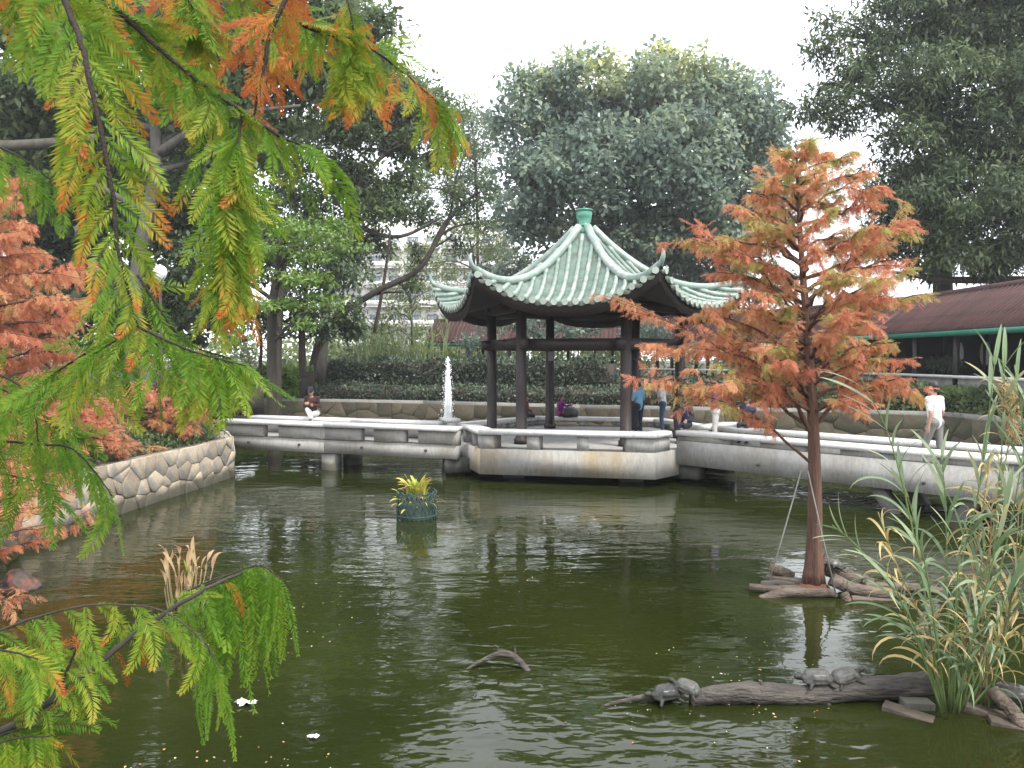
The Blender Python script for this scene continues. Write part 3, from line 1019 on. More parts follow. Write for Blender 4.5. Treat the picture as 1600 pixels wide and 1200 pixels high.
def leaf_cloud(centres, radii, per, size, aspect, r, flat=0.6, tint_c=None, droop=0.0, outward=0.5, tint_sd=0.10, along=False):
    """leaves gathered in clumps; centres (n,3), radii (n,)"""
    n = len(centres)
    N = n * per
    ci = np.repeat(np.arange(n), per)
    d = nrm(r.normal(size=(N, 3)))
    rad = r.random(N) ** 0.45
    off = d * rad[:, None] * radii[ci][:, None]
    off[:, 2] *= flat
    P = centres[ci] + off
    axis = nrm(d * outward + r.normal(size=(N, 3)) * 0.55 + np.array((0, 0, -droop)))
    nz = nrm(np.array((0, 0, 1.0)) + d * 0.5 + r.normal(size=(N, 3)) * 0.45)
    B = basis(axis, nz)
    S = size * r.uniform(0.65, 1.35, N)
    tc = tint_c[ci] if tint_c is not None else np.full(N, 0.5)
    V, Q = leaf_template(aspect)
    return stamp(V, Q, None, np.zeros(4), B, P, S, tc + r.normal(0, tint_sd, N))

def clumps_in_lobes(lobes, spacing, r, crad, shell=0.55):
    """lobes: (centre, (rx, ry, rz)); returns clump centres, radii"""
    C = []
    for c, rr in lobes:
        rr = np.asarray(rr, float)
        vol = 4.19 * rr.prod()
        n = max(4, int(vol / spacing ** 3))
        d = nrm(r.normal(size=(n, 3)))
        rad = shell + (1 - shell) * r.random(n)
        rad = np.where(r.random(n) < 0.2, r.random(n), rad)
        C.append(np.asarray(c) + d * rad[:, None] * rr)
    C = np.concatenate(C)
    return C, crad * r.uniform(0.7, 1.3, len(C))

def limb(mb, a, b, ra, rb, r, sag=0.15, k=7, n=7):
    a = np.asarray(a, float); b = np.asarray(b, float)
    L = np.linalg.norm(b - a)
    m1 = lerp(a, b, 0.35) + r.normal(size=3) * L * 0.06 + (0, 0, L * sag)
    m2 = lerp(a, b, 0.7) + r.normal(size=3) * L * 0.06 + (0, 0, L * sag * 0.6)
    P = spline([a, m1, m2, b], n)
    mb.tube(P, np.linspace(ra, rb, n), k)
    return P

def tree(name, label, trunk, lobes, leafm, bark, spacing=1.3, crad=0.9, per=60, leaf=0.3, aspect=0.5, seed=1, flat=0.65, tint=(0.2, 0.7), top_tint=0.0, droop=0.1, limbs=True, lr=0.12, group=None, shell=0.55, outward=0.5, extra=()):
    """trunk: list of (x,y,z,r); lobes: list of (centre, radii)"""
    r = np.random.default_rng(seed)
    tr = np.array(trunk, float)
    root = thing(name, label, 'tree', (tr[0, 0], tr[0, 1], tr[0, 2]), group=group)
    o0 = tr[0, :3]
    P = spline(tr[:, :3], 4 * len(tr)); rr = np.interp(np.linspace(0, 1, len(P)), np.linspace(0, 1, len(tr)), tr[:, 3])
    mb = MB(); mb.tube(P - o0, rr, 12); mb.build('trunk', bark, root, True)
    for e in extra:
        e = np.array(e, float)
        Pe = spline(e[:, :3], 4 * len(e)); re = np.interp(np.linspace(0, 1, len(Pe)), np.linspace(0, 1, len(e)), e[:, 3])
        mb = MB(); mb.tube(Pe - o0, re, 9); mb.build('limb', bark, root, True)
    if limbs:
        for c, rad in lobes:
            c = np.asarray(c)
            h = np.linalg.norm(P - c, axis=1) + 2.0 * np.maximum(0, P[:, 2] - c[2] + 0.5)
            i = int(np.argmin(h))
            mb = MB()
            Q = limb(mb, P[i], c, min(lr, rr[i] * 0.8), lr * 0.35, r)
            mb.V = [v - o0 for v in mb.V]
            lo = mb.build('limb', bark, root, True)
            tw = MB()
            for k in range(5):
                d = nrm(r.normal(size=3)) * np.asarray(rad) * 0.9
                limb(tw, Q[3 + k % 4] - o0, c + d - o0, lr * 0.35, lr * 0.1, r, 0.08, 5, 5)
            t_ = tw.build('twigs', bark, lo, True)
    C, cr = clumps_in_lobes(lobes, spacing, r, crad, shell)
    tc = r.uniform(tint[0], tint[1], len(C))
    if top_tint:  # paler top clumps: young leaves, with sunlit tops put into the tint
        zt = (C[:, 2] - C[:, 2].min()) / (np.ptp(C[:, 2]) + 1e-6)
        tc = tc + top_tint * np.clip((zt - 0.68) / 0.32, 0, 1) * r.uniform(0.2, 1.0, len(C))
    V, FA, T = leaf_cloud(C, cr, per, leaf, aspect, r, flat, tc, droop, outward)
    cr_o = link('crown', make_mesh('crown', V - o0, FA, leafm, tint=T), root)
    return root

def LB(px, py, Y, rx, ry, depth=None):
    """a crown lobe by its place and half size in the view"""
    k = Y / F
    return (at(px, py, Y), (rx * k, (depth if depth else rx * k), ry * k))

def TP(pts):
    """trunk points (px, py, Y, radius in metres)"""
    return [(*at(a, b, c), d) for a, b, c, d in pts]

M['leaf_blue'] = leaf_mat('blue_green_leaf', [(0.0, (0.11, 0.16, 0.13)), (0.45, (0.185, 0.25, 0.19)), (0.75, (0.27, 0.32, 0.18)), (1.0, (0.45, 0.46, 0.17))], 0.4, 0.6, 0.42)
M['leaf_dark'] = leaf_mat('dark_olive_leaf', [(0.0, (0.03, 0.046, 0.026)), (0.5, (0.078, 0.112, 0.055)), (1.0, (0.16, 0.215, 0.09))], 0.5, 0.4, 0.4)
M['leaf_mid'] = leaf_mat('mid_green_leaf', [(0.0, (0.055, 0.083, 0.036)), (0.5, (0.11, 0.155, 0.065)), (1.0, (0.20, 0.265, 0.095))], 0.45, 0.4, 0.42)
M['leaf_bright'] = leaf_mat('bright_green_leaf', [(0.0, (0.07, 0.13, 0.03)), (0.5, (0.15, 0.25, 0.055)), (1.0, (0.27, 0.37, 0.09))], 0.45, 0.4, 0.4)
M['leaf_lime'] = leaf_mat('light_yellow_green_leaf', [(0.0, (0.10, 0.15, 0.045)), (0.5, (0.17, 0.22, 0.07)), (1.0, (0.30, 0.31, 0.11))], 0.5, 0.4, 0.4)
M['leaf_hedge'] = leaf_mat('grey_green_hedge_leaf', [(0.0, (0.022, 0.036, 0.022)), (0.5, (0.045, 0.068, 0.042)), (1.0, (0.085, 0.115, 0.065))], 0.45, 0.45, 0.15)

def ground_z(x, y): return float(height_pond(np.array([x]), np.array([y]))[0])
def rooted(px, Y, rad, *rest):
    """trunk from the ground up: first point stands on the ground below (px, Y)"""
    x = (px - 800) / F * Y
    return [(x, Y, ground_z(x, Y) - 0.1, rad)] + TP(rest)

Yc = 56
tree('broadleaf_tree', 'tall broad blue-green tree with pale yellow top rising behind the pavilion roof',
     rooted(985, Yc, 0.5, (985, 480, Yc, 0.42), (1000, 330, Yc, 0.34), (1010, 200, Yc, 0.2)),
     [LB(830, 185, Yc, 72, 75), LB(925, 155, Yc, 85, 72), LB(1050, 145, Yc + 1, 95, 72), LB(1155, 195, Yc + 1, 74, 80), LB(815, 295, Yc - 1, 66, 60), LB(925, 275, Yc - 3, 100, 80), LB(1060, 270, Yc - 3, 100, 95),
      LB(1165, 315, Yc, 68, 75), LB(850, 355, Yc - 2, 68, 42), LB(1000, 375, Yc - 1, 100, 52), LB(1110, 390, Yc, 85, 55), LB(1190, 270, Yc, 45, 110)],
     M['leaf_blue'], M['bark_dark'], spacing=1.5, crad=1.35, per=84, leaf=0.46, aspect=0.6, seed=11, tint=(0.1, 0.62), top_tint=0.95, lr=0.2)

Yr = 37
tree('feathery_tree', 'huge dark feathery tree spreading over the red roofed walkway',
     [(22.5, 40.0, 1.6, 0.55), (22.3, 40, 8, 0.45), (21.6, 39.5, 15, 0.33), (21, 39, 22, 0.18)],
     [LB(1285, 55, Yr, 36, 40), LB(1340, 100, Yr, 55, 48), LB(1275, 150, Yr, 40, 32), LB(1410, 40, Yr, 70, 55), LB(1530, 40, Yr, 90, 75), LB(1320, 175, Yr, 55, 32), LB(1430, 130, Yr - 2, 80, 48),
      LB(1540, 150, Yr - 2, 100, 55), LB(1450, 225, Yr - 2, 85, 42), LB(1570, 245, Yr - 2, 90, 55), LB(1390, 285, Yr, 55, 38), LB(1480, 320, Yr - 2, 110, 55), LB(1590, 345, Yr - 2, 90, 65),
      LB(1400, 365, Yr, 62, 42), LB(1510, 405, Yr - 1, 110, 32), LB(1660, 150, Yr, 90, 150), LB(1690, 330, Yr, 90, 100), LB(1650, -60, Yr, 160, 90), LB(1480, -70, Yr, 120, 60)],
     M['leaf_dark'], M['bark_dark'], spacing=0.98, crad=0.95, per=120, leaf=0.36, aspect=0.25, seed=21, tint=(-0.1, 1.0), droop=0.2, lr=0.15, flat=0.55,
     extra=[TP([(1750, 120, 38, 0.2), (1600, 155, 37, 0.15), (1540, 190, 36, 0.11), (1470, 205, 35, 0.06)]), TP([(1760, 450, 37, 0.25), (1600, 438, 36, 0.2), (1480, 437, 35.5, 0.16), (1395, 425, 35, 0.07)])])

# the wood on the far left shore
tree('grey_trunk_tree', 'tall tree with forked grey trunk and dark crown above the cypress bank',
     rooted(200, 31, 0.34, (215, 420, 31, 0.27), (244, 250, 31, 0.22), (230, 110, 31, 0.15), (222, -20, 31, 0.10)),
     [LB(60, 40, 32, 90, 60), LB(170, 30, 32, 80, 60), LB(300, 40, 31, 90, 60), LB(420, 20, 33, 90, 60), LB(520, 40, 34, 80, 50), LB(585, 70, 34, 45, 75), LB(120, 150, 32, 90, 50), LB(330, 150, 32, 80, 45),
      LB(430, 120, 33, 75, 40), LB(40, 190, 32, 70, 60), LB(170, 260, 33, 70, 45), LB(330, 250, 33, 60, 40), LB(60, 290, 33, 80, 50), LB(430, 200, 34, 60, 30), LB(500, 130, 34, 60, 40), LB(380, 230, 33, 60, 40), LB(250, 330, 34, 80, 40)],
     M['leaf_mid'], M['bark_grey'], spacing=1.0, crad=1.0, per=90, leaf=0.36, aspect=0.5, seed=31, tint=(0.05, 0.6), lr=0.14,
     extra=[TP([(246, 240, 31, 0.2), (300, 205, 31, 0.15), (360, 180, 31, 0.12), (470, 165, 31.5, 0.06)]), TP([(150, 215, 31, 0.16), (60, 225, 30.5, 0.2), (-40, 230, 30, 0.22)])])
tree('spreading_tree', 'open spreading tree with pale grey limbs and bunched dark leaves left of the pavilion',
     rooted(500, 40, 0.30, (515, 430, 40, 0.24), (545, 350, 40, 0.2), (562, 290, 40, 0.15), (600, 240, 40, 0.09)),
     [LB(570, 150, 41, 70, 40), LB(640, 170, 41, 50, 30), LB(520, 200, 41, 60, 35), LB(600, 215, 40, 60, 25), LB(545, 265, 40, 50, 28), LB(630, 290, 41, 45, 30), LB(590, 330, 40, 60, 26), LB(660, 335, 41, 35, 24), LB(480, 300, 40, 50, 35), LB(690, 215, 42, 30, 26), LB(450, 240, 41, 60, 40), LB(570, 300, 42, 60, 35), LB(640, 240, 42, 45, 28), LB(600, 165, 43, 85, 38), LB(655, 150, 43, 55, 26), LB(700, 255, 43, 24, 30), LB(680, 195, 43, 45, 26), LB(490, 350, 41, 60, 30), LB(560, 380, 42, 50, 26)],
     M['leaf_mid'], M['bark_grey'], spacing=0.95, crad=0.85, per=90, leaf=0.30, aspect=0.45, seed=41, tint=(0.1, 0.75), lr=0.11,
     extra=[TP([(545, 350, 40, 0.13), (620, 370, 39.5, 0.10), (690, 340, 39, 0.06)])])
tree('leaning_tree', 'slender dark tree leaning right in front of the pale apartment block',
     rooted(478, 38, 0.20, (505, 520, 38, 0.17), (580, 460, 38, 0.155), (655, 420, 38, 0.14), (695, 350, 38, 0.11), (745, 300, 38, 0.07)),
     [LB(740, 255, 38, 22, 50), LB(752, 300, 38, 24, 40), LB(722, 330, 38, 16, 18), LB(755, 350, 38, 20, 22), LB(655, 400, 38, 22, 30), LB(640, 450, 38, 18, 18), LB(700, 300, 38, 24, 24), LB(715, 380, 39, 14, 20)],
     M['leaf_dark'], M['bark_dark'], spacing=0.85, crad=0.5, per=70, leaf=0.22, aspect=0.35, seed=51, tint=(0.2, 0.9), lr=0.07,
     extra=[TP([(655, 420, 38, 0.1), (700, 345, 38, 0.08), (712, 280, 38, 0.05), (735, 215, 38, 0.03)]), TP([(585, 520, 38, 0.09), (600, 440, 38, 0.08), (610, 360, 38, 0.05)])])
tree('distant_tree', 'rounded tree top standing far off against the white sky left of the roof',
     rooted(748, 70, 0.16, (745, 300, 70, 0.13), (738, 200, 70, 0.09)),
     [LB(735, 185, 70, 42, 36), LB(745, 225, 70, 48, 28), LB(725, 160, 70, 25, 20), LB(750, 290, 70, 40, 45), LB(765, 370, 70, 35, 40), LB(695, 225, 71, 45, 30), LB(690, 290, 72, 50, 30), LB(640, 310, 72, 45, 35), LB(715, 340, 72, 40, 26)], M['leaf_mid'], M['bark_dark'], spacing=1.3, crad=0.9, per=60, leaf=0.35, aspect=0.3, seed=61, tint=(0.3, 0.9))
tree('layered_tree', 'bright green tree with flat tiers of small leaves beside the dark wood',
     rooted(425, 27.5, 0.20, (425, 500, 27.5, 0.17), (435, 420, 27.5, 0.13), (440, 350, 27.5, 0.06)),
     [LB(520, 350, 27.5, 45, 12), LB(530, 385, 27, 45, 11), LB(500, 470, 27, 50, 11), LB(470, 365, 27, 75, 12), LB(420, 395, 27.5, 80, 14), LB(495, 400, 27, 60, 10), LB(460, 435, 27, 80, 11), LB(440, 475, 26.5, 75, 11), LB(470, 505, 26.5, 40, 9), LB(400, 350, 28, 60, 15)],
     M['leaf_bright'], M['bark_dark'], spacing=0.5, crad=0.42, per=30, leaf=0.17, aspect=0.5, seed=71, tint=(0.1, 0.8), flat=0.4, lr=0.05, shell=0.2)
tree('dark_tree', 'dense dark rounded tree with several trunks behind the bright tiered tree',
     rooted(430, 33, 0.26, (432, 530, 33, 0.24), (440, 450, 33, 0.18), (445, 390, 33, 0.1)),
     [LB(330, 420, 33, 70, 50), LB(420, 400, 34, 80, 60), LB(510, 440, 34, 60, 55), LB(300, 350, 34, 70, 50), LB(380, 330, 35, 80, 45), LB(540, 400, 36, 45, 45), LB(350, 490, 33, 70, 32), LB(480, 500, 34, 70, 34), LB(545, 500, 35, 38, 40), LB(250, 450, 34, 60, 60)],
     M['leaf_dark'], M['bark_dark'], spacing=1.0, crad=0.75, per=75, leaf=0.28, aspect=0.5, seed=81, tint=(0.1, 0.8), lr=0.10,
     extra=[TP([(474, 590, 34, 0.17), (472, 520, 34, 0.15), (480, 440, 34, 0.08)]), TP([(405, 590, 34, 0.08), (408, 540, 34, 0.07), (402, 470, 34, 0.05)])])
tree('backdrop_tree', 'broad dim tree filling the upper corner behind the hanging branches',
     [(-27, 44, 1.7, 0.5), (-27, 44, 8, 0.4), (-27, 44, 15, 0.2)],
     [LB(40, 330, 44, 120, 80), LB(200, 350, 44, 110, 80), LB(100, 180, 45, 140, 90), LB(300, 200, 46, 120, 90), LB(120, 470, 43, 140, 70), LB(270, 490, 43, 90, 60), LB(-120, 250, 44, 120, 200)],
     M['leaf_dark'], M['bark_dark'], spacing=1.5, crad=1.2, per=90, leaf=0.5, aspect=0.5, seed=91, tint=(0.2, 0.8), lr=0.15)
tree('pale_sapling', 'light yellow-green tree beside the end of the walkway roof',
     rooted(640, 46, 0.12, (645, 530, 46, 0.10), (640, 470, 46, 0.05)),
     [LB(620, 490, 46, 45, 30), LB(655, 470, 47, 30, 25), LB(590, 520, 46, 35, 25), LB(650, 525, 46, 32, 25), LB(690, 480, 48, 22, 26), LB(665, 430, 50, 34, 26), LB(610, 440, 50, 34, 26), LB(640, 395, 52, 36, 24), LB(715, 455, 50, 24, 24)],
     M['leaf_lime'], M['bark_grey'], spacing=0.95, crad=0.7, per=30, leaf=0.24, aspect=0.4, seed=101, tint=(0.1, 0.8), lr=0.05)
tree('bare_tree', 'thin half-bare pale tree in front of the apartment windows',
     rooted(735, 62, 0.16, (742, 440, 62, 0.13), (735, 380, 62, 0.08), (720, 345, 62, 0.04)),
     [LB(745, 400, 62, 30, 24), LB(770, 375, 63, 26, 20), LB(715, 440, 60, 30, 22), LB(780, 410, 61, 30, 25), LB(690, 400, 64, 40, 40), LB(640, 420, 66, 40, 40), LB(720, 370, 66, 30, 30)],
     M['leaf_lime'], M['bark_grey'], spacing=1.4, crad=0.9, per=44, leaf=0.32, aspect=0.45, seed=111, tint=(0.2, 0.9), lr=0.07)
tree('lower_tree', 'rounded green tree between the walkway roof and the tall blue-green tree',
     rooted(850, 60, 0.22, (850, 480, 60, 0.18), (850, 430, 60, 0.1)),
     [LB(800, 420, 60, 45, 30), LB(860, 440, 59, 50, 40), LB(920, 470, 58, 60, 40), LB(1000, 470, 58, 60, 45), LB(760, 470, 60, 35, 25), LB(1090, 455, 58, 70, 40), LB(1180, 440, 57, 60, 35)],
     M['leaf_blue'], M['bark_dark'], spacing=1.4, crad=0.9, per=70, leaf=0.42, aspect=0.55, seed=121, tint=(0.1, 0.7), lr=0.09)

tree('garden_tree', 'small blue-green tree partly hiding the walkway roof behind the pavilion columns',
     rooted(860, 45, 0.10, (858, 560, 45, 0.08), (862, 520, 45, 0.05)),
     [LB(770, 515, 45, 30, 16), LB(830, 510, 45, 38, 20), LB(890, 512, 45, 40, 18), LB(1010, 515, 45, 40, 18), LB(740, 535, 45, 25, 16)],
     M['leaf_blue'], M['bark_dark'], spacing=0.75, crad=0.55, per=46, leaf=0.26, aspect=0.5, seed=131, tint=(-0.1, 0.5), lr=0.05)

# far-off wood closing the horizon beyond the walkway
r_ = np.random.default_rng(5)
lb = []
for k in range(44):
    x = -75 + k * 4.0 + r_.uniform(-1, 1)
    y = 78 + r_.uniform(-4, 8) + abs(x) * 0.1
    hgt = r_.uniform(4.5, 7.5)
    lb.append(((x, y, hgt * 0.6), (r_.uniform(3, 4.2), 3, hgt * 0.6)))
C, cr = clumps_in_lobes(lb, 1.9, r_, 1.3, 0.5)
V, FA, T = leaf_cloud(C, cr, 34, 0.6, 0.5, r_, 0.7, r_.uniform(0.1, 0.7, len(C)))
tag(link('distant_wood', make_mesh('distant_wood', V, FA, M['leaf_lime'], tint=T)), 'hazy light green wood closing the view beyond the walkway', 'trees', kind='stuff')
# thin bamboo canes between the hedge and the walkway
mb = MB()
for k in range(150):
    px = r_.uniform(560, 700) if k < 80 else r_.uniform(700, 1000)
    Y = r_.uniform(42, 48) if k < 80 else r_.uniform(54.5, 57)
    x = (px - 800) / F * Y
    g = ground_z(x, Y)
    h = r_.uniform(2.2, 4.0)
    mb.tube(np.array([(x, Y, g), (x + r_.uniform(-.2, .2), Y, g + h * .5), (x + r_.uniform(-.5, .5), Y, g + h)]), [0.035, 0.03, 0.015], 5)
bam = tag(mb.build('bamboo', M['stem_green'], None, True), 'thin pale bamboo canes growing behind the upper hedge', 'bamboo', kind='stuff')
bc = []
for k in range(130):
    px = r_.uniform(555, 1010); Y = r_.uniform(44, 48) if px < 690 else r_.uniform(55, 58)
    x = (px - 800) / F * Y
    bc.append((x, Y, r_.uniform(2.4, 5.2) if px < 690 else r_.uniform(2.2, 4.5)))
bc = np.array(bc)
V, FA, T = leaf_cloud(bc, np.full(len(bc), 0.6), 26, 0.26, 0.3, r_, 0.9, r_.uniform(0.1, 0.9, len(bc)), droop=0.4)
tag(link('bamboo_leaves', make_mesh('bamboo_leaves', V, FA, M['leaf_lime'], tint=T)), 'loose light green bamboo leaves around the walkway posts', 'bamboo', kind='stuff')

# ------------------------------------------------------------------ clipped hedges on the far shore
def hedge(name, label, line, width, z0, z1, seed, density=260, leaf=0.12, mat='leaf_hedge', bumpy=0.12):
    r = np.random.default_rng(seed)
    root = thing(name, label, 'hedge')
    line = np.array(line, float)
    a = offset_line(line, 0.10); b = offset_line(line, width - 0.10)
    mb = MB()
    for i in range(len(line) - 1):
        mb.prism([a[i], a[i + 1], b[i + 1], b[i]], z0, z1 - 0.12)
    mb.build('leaf_cores', M['bark_dark'], root)  # solid dark block added inside the leaves to stop light passing
    L = poly_len(line)
    N = int(L * density)
    s = r.uniform(0, L, N)
    seg = np.linalg.norm(np.diff(line, axis=0), axis=1); cum = np.concatenate([[0], np.cumsum(seg)])
    i = np.clip(np.searchsorted(cum, s) - 1, 0, len(seg) - 1)
    d = np.diff(line, axis=0) / seg[:, None]
    n = np.stack([-d[:, 1], d[:, 0]], 1)
    top = r.random(N) < 0.42
    w = np.where(top, r.uniform(0, width, N), r.uniform(-0.06, 0.14, N))
    hz = z1 + bumpy * np.sin(s * 1.7 + seed) * np.cos(s * 0.63)
    z = np.where(top, hz + r.normal(0, 0.05, N), z0 + (hz - z0) * r.random(N) ** 0.8)
    xy = line[i] + d[i] * (s - cum[i])[:, None] + n[i] * w[:, None]
    P = np.c_[xy, z]
    out = np.where(top[:, None], np.array((0, 0, 1.0)), np.c_[-n[i], np.full(N, 0.3)])
    B = basis(nrm(out * 0.6 + r.normal(size=(N, 3)) * 0.7), nrm(out + r.normal(size=(N, 3)) * 0.6))
    V, Q = leaf_template(0.55)
    cl_ = 0.5 + 0.3 * np.sin(s * 2.3 + z * 5) + r.normal(0, 0.15, N)
    V, FA, T = stamp(V, Q, None, np.zeros(4), B, P, leaf * r.uniform(0.7, 1.4, N), cl_)
    link('foliage', make_mesh('foliage', V, FA, M[mat], tint=T), root)
    return root
h1 = offset_line(FAR_WALL, 1.15)
hedge('hedge', 'low clipped dark hedge along the top of the far stone wall', h1[1:5], 1.2, 1.05, 1.72, 3)
h2 = offset_line(FAR_WALL, 5.2)
hedge('hedge', 'taller looser grey-green hedge on the upper terrace behind the low hedge', h2[1:4], 1.7, 1.6, 2.92, 4, 420, 0.15, bumpy=0.18)
hedge('hedge', 'dark planted bank of shrubs below the walkway rail near the white shirted walker', [(9.0, 30.2), (12.6, 28.6), (15.0, 27.2), (15.75, 24.0), (15.75, 20.0)], 0.9, 1.0, 1.9, 6, 420, 0.16, 'leaf_mid', 0.15)
hedge('hedge', 'green shrubs hiding the bridge end beside the stone bank', [(-11.0, 25.8), (-9.6, 25.6), (-8.9, 24.9)], 1.0, 1.2, 2.25, 8, 500, 0.13, 'leaf_mid', 0.15)
hedge('hedge', 'bright green feathery bushes above the far wall left of the seated person', [(-13.6, 36.6), (-12.0, 36.1), (-9.8, 35.4)], 1.4, 0.9, 2.55, 9, 700, 0.2, 'leaf_bright', 0.3)
# ------------------------------------------------------------------ feathery cypress sprays
M['needle'] = leaf_mat('cypress_needle', [(0.0, (0.045, 0.13, 0.012)), (0.30, (0.12, 0.235, 0.022)), (0.50, (0.25, 0.30, 0.03)), (0.68, (0.40, 0.25, 0.035)), (0.85, (0.44, 0.125, 0.03)), (1.0, (0.32, 0.065, 0.025))], 0.5, 0.16, 0.5, jitter=0.06)
M['needle_far'] = leaf_mat('autumn_cypress_needle', [(0.0, (0.29, 0.33, 0.085)), (0.25, (0.49, 0.385, 0.145)), (0.5, (0.62, 0.31, 0.165)), (0.8, (0.60, 0.235, 0.14)), (1.0, (0.48, 0.16, 0.10))], 0.55, 0.2, 0.5)

def frond_mesh(L, pairs, nl, nw, bend, tint0, tint1, seed, tip_only=0.0, rach=0.0012, flop=0.35):
    """flat feather of needles along a curved midrib; local x along it, y across, bends towards -y"""
    r = np.random.default_rng(seed)
    t = np.linspace(0.0, 1.0, pairs)
    ang = bend * t
    dx = np.cos(bend * t); dy = -np.sin(bend * t)
    px = np.concatenate([[0], np.cumsum(dx)[:-1]]) * L / pairs
    py = np.concatenate([[0], np.cumsum(dy)[:-1]]) * L / pairs
    V, Q, T = [], [], []
    for i in range(pairs):
        env = (0.35 + 0.65 * min(1, t[i] / 0.18)) * (1.0 if t[i] < 0.62 else 1 - 0.62 * (t[i] - 0.62) / 0.38)
        for sg in (-1, 1):
            if r.random() < 0.05: continue
            ln = nl * env * r.uniform(0.75, 1.15)
            a = math.atan2(dy[i], dx[i]) + sg * R(r.uniform(42, 62) - 14 * t[i])
            c, s = math.cos(a), math.sin(a)
            z = r.uniform(-flop, flop * 0.6) * ln
            b = len(V)
            x0, y0 = px[i], py[i]
            w = nw * r.uniform(0.8, 1.2)
            V += [(x0, y0, 0), (x0 + c * ln * 0.45 - s * w, y0 + s * ln * 0.45 + c * w, z * 0.3 + 0.0006), (x0 + c * ln, y0 + s * ln, z), (x0 + c * ln * 0.45 + s * w, y0 + s * ln * 0.45 - c * w, z * 0.3)]
            Q.append((b, b + 1, b + 2, b + 3))
            f = max(0.0, (t[i] - tip_only) / (1 - tip_only + 1e-6))
            tv = tint0 + (tint1 - tint0) * f + r.normal(0, 0.05)
            T += [tv, tv, tv + 0.03, tv]
    # midrib as a thin ribbon with a triangular section
    n = 9
    idx = np.linspace(0, pairs - 1, n).astype(int)
    b = len(V)
    for j in idx:
        rr = rach * (1 - 0.6 * t[j])
        V += [(px[j], py[j] + rr, 0), (px[j], py[j] - rr, 0), (px[j], py[j], rr * 1.4)]
        T += [tint0 + 0.12] * 3
    for j in range(n - 1):
        for k in range(3):
            Q.append((b + 3 * j + k, b + 3 * j + (k + 1) % 3, b + 3 * j + 3 + (k + 1) % 3, b + 3 * j + 3 + k))
    return np.array(V, float), np.array(Q), np.array(T, float)

def fuller(V, Q, T, seed, n=3):
    """side sprays growing from the lower part of a main spray"""
    r = np.random.default_rng(seed)
    Vs, Qs, Ts, off = [V], [Q], [T], len(V)
    for i, (x, sg) in enumerate(((0.08, 1), (0.18, -1), (0.30, 1))[:n]):
        a = sg * R(r.uniform(26, 42)); s = r.uniform(0.6, 0.8) * (1 - 0.3 * x)
        c, sn = math.cos(a), math.sin(a)
        W = V * s
        W = np.c_[W[:, 0] * c - W[:, 1] * sn, W[:, 0] * sn + W[:, 1] * c, W[:, 2] + W[:, 0] * r.uniform(-0.35, 0.35)]
        W = W + (x, -0.25 * x * x, 0)
        Vs.append(W); Qs.append(Q + off); Ts.append(T + r.uniform(-0.06, 0.1)); off += len(V)
    return np.concatenate(Vs), np.concatenate(Qs), np.concatenate(Ts)
FRM = {k: [] for k in ('g', 'm', 'o', 'G', 'M', 'O', 'h')}
def add_frond(kd, a):
    FRM[kd].append(make_mesh('frond', a[0], a[1], M['needle'], tint=a[2]))
for i in range(5):
    a = frond_mesh(1.0, 40, 0.185, 0.0115, 0.35 + 0.18 * i, 0.16 + 0.04 * i, 0.32 + 0.05 * i, 200 + i)      # green
    add_frond('g', a); add_frond('G', fuller(*a, 900 + i))
    a = frond_mesh(1.0, 38, 0.185, 0.0115, 0.30 + 0.2 * i, 0.28 + 0.05 * i, 0.88, 220 + i, 0.2 + 0.1 * i)     # green turning gold and rust at the tip
    add_frond('m', a); add_frond('M', fuller(*a, 920 + i))
    a = frond_mesh(1.0, 34, 0.17, 0.0115, 0.35 + 0.2 * i, 0.62 + 0.06 * i, 0.93, 240 + i)                     # rust
    add_frond('o', a); add_frond('O', fuller(*a, 940 + i))
    a = frond_mesh(1.0, 58, 0.08, 0.0068, 0.10 + 0.1 * i, 0.12 + 0.05 * i, 0.25 + 0.03 * i, 260 + i, flop=0.6)  # long hanging string
    add_frond('h', a)

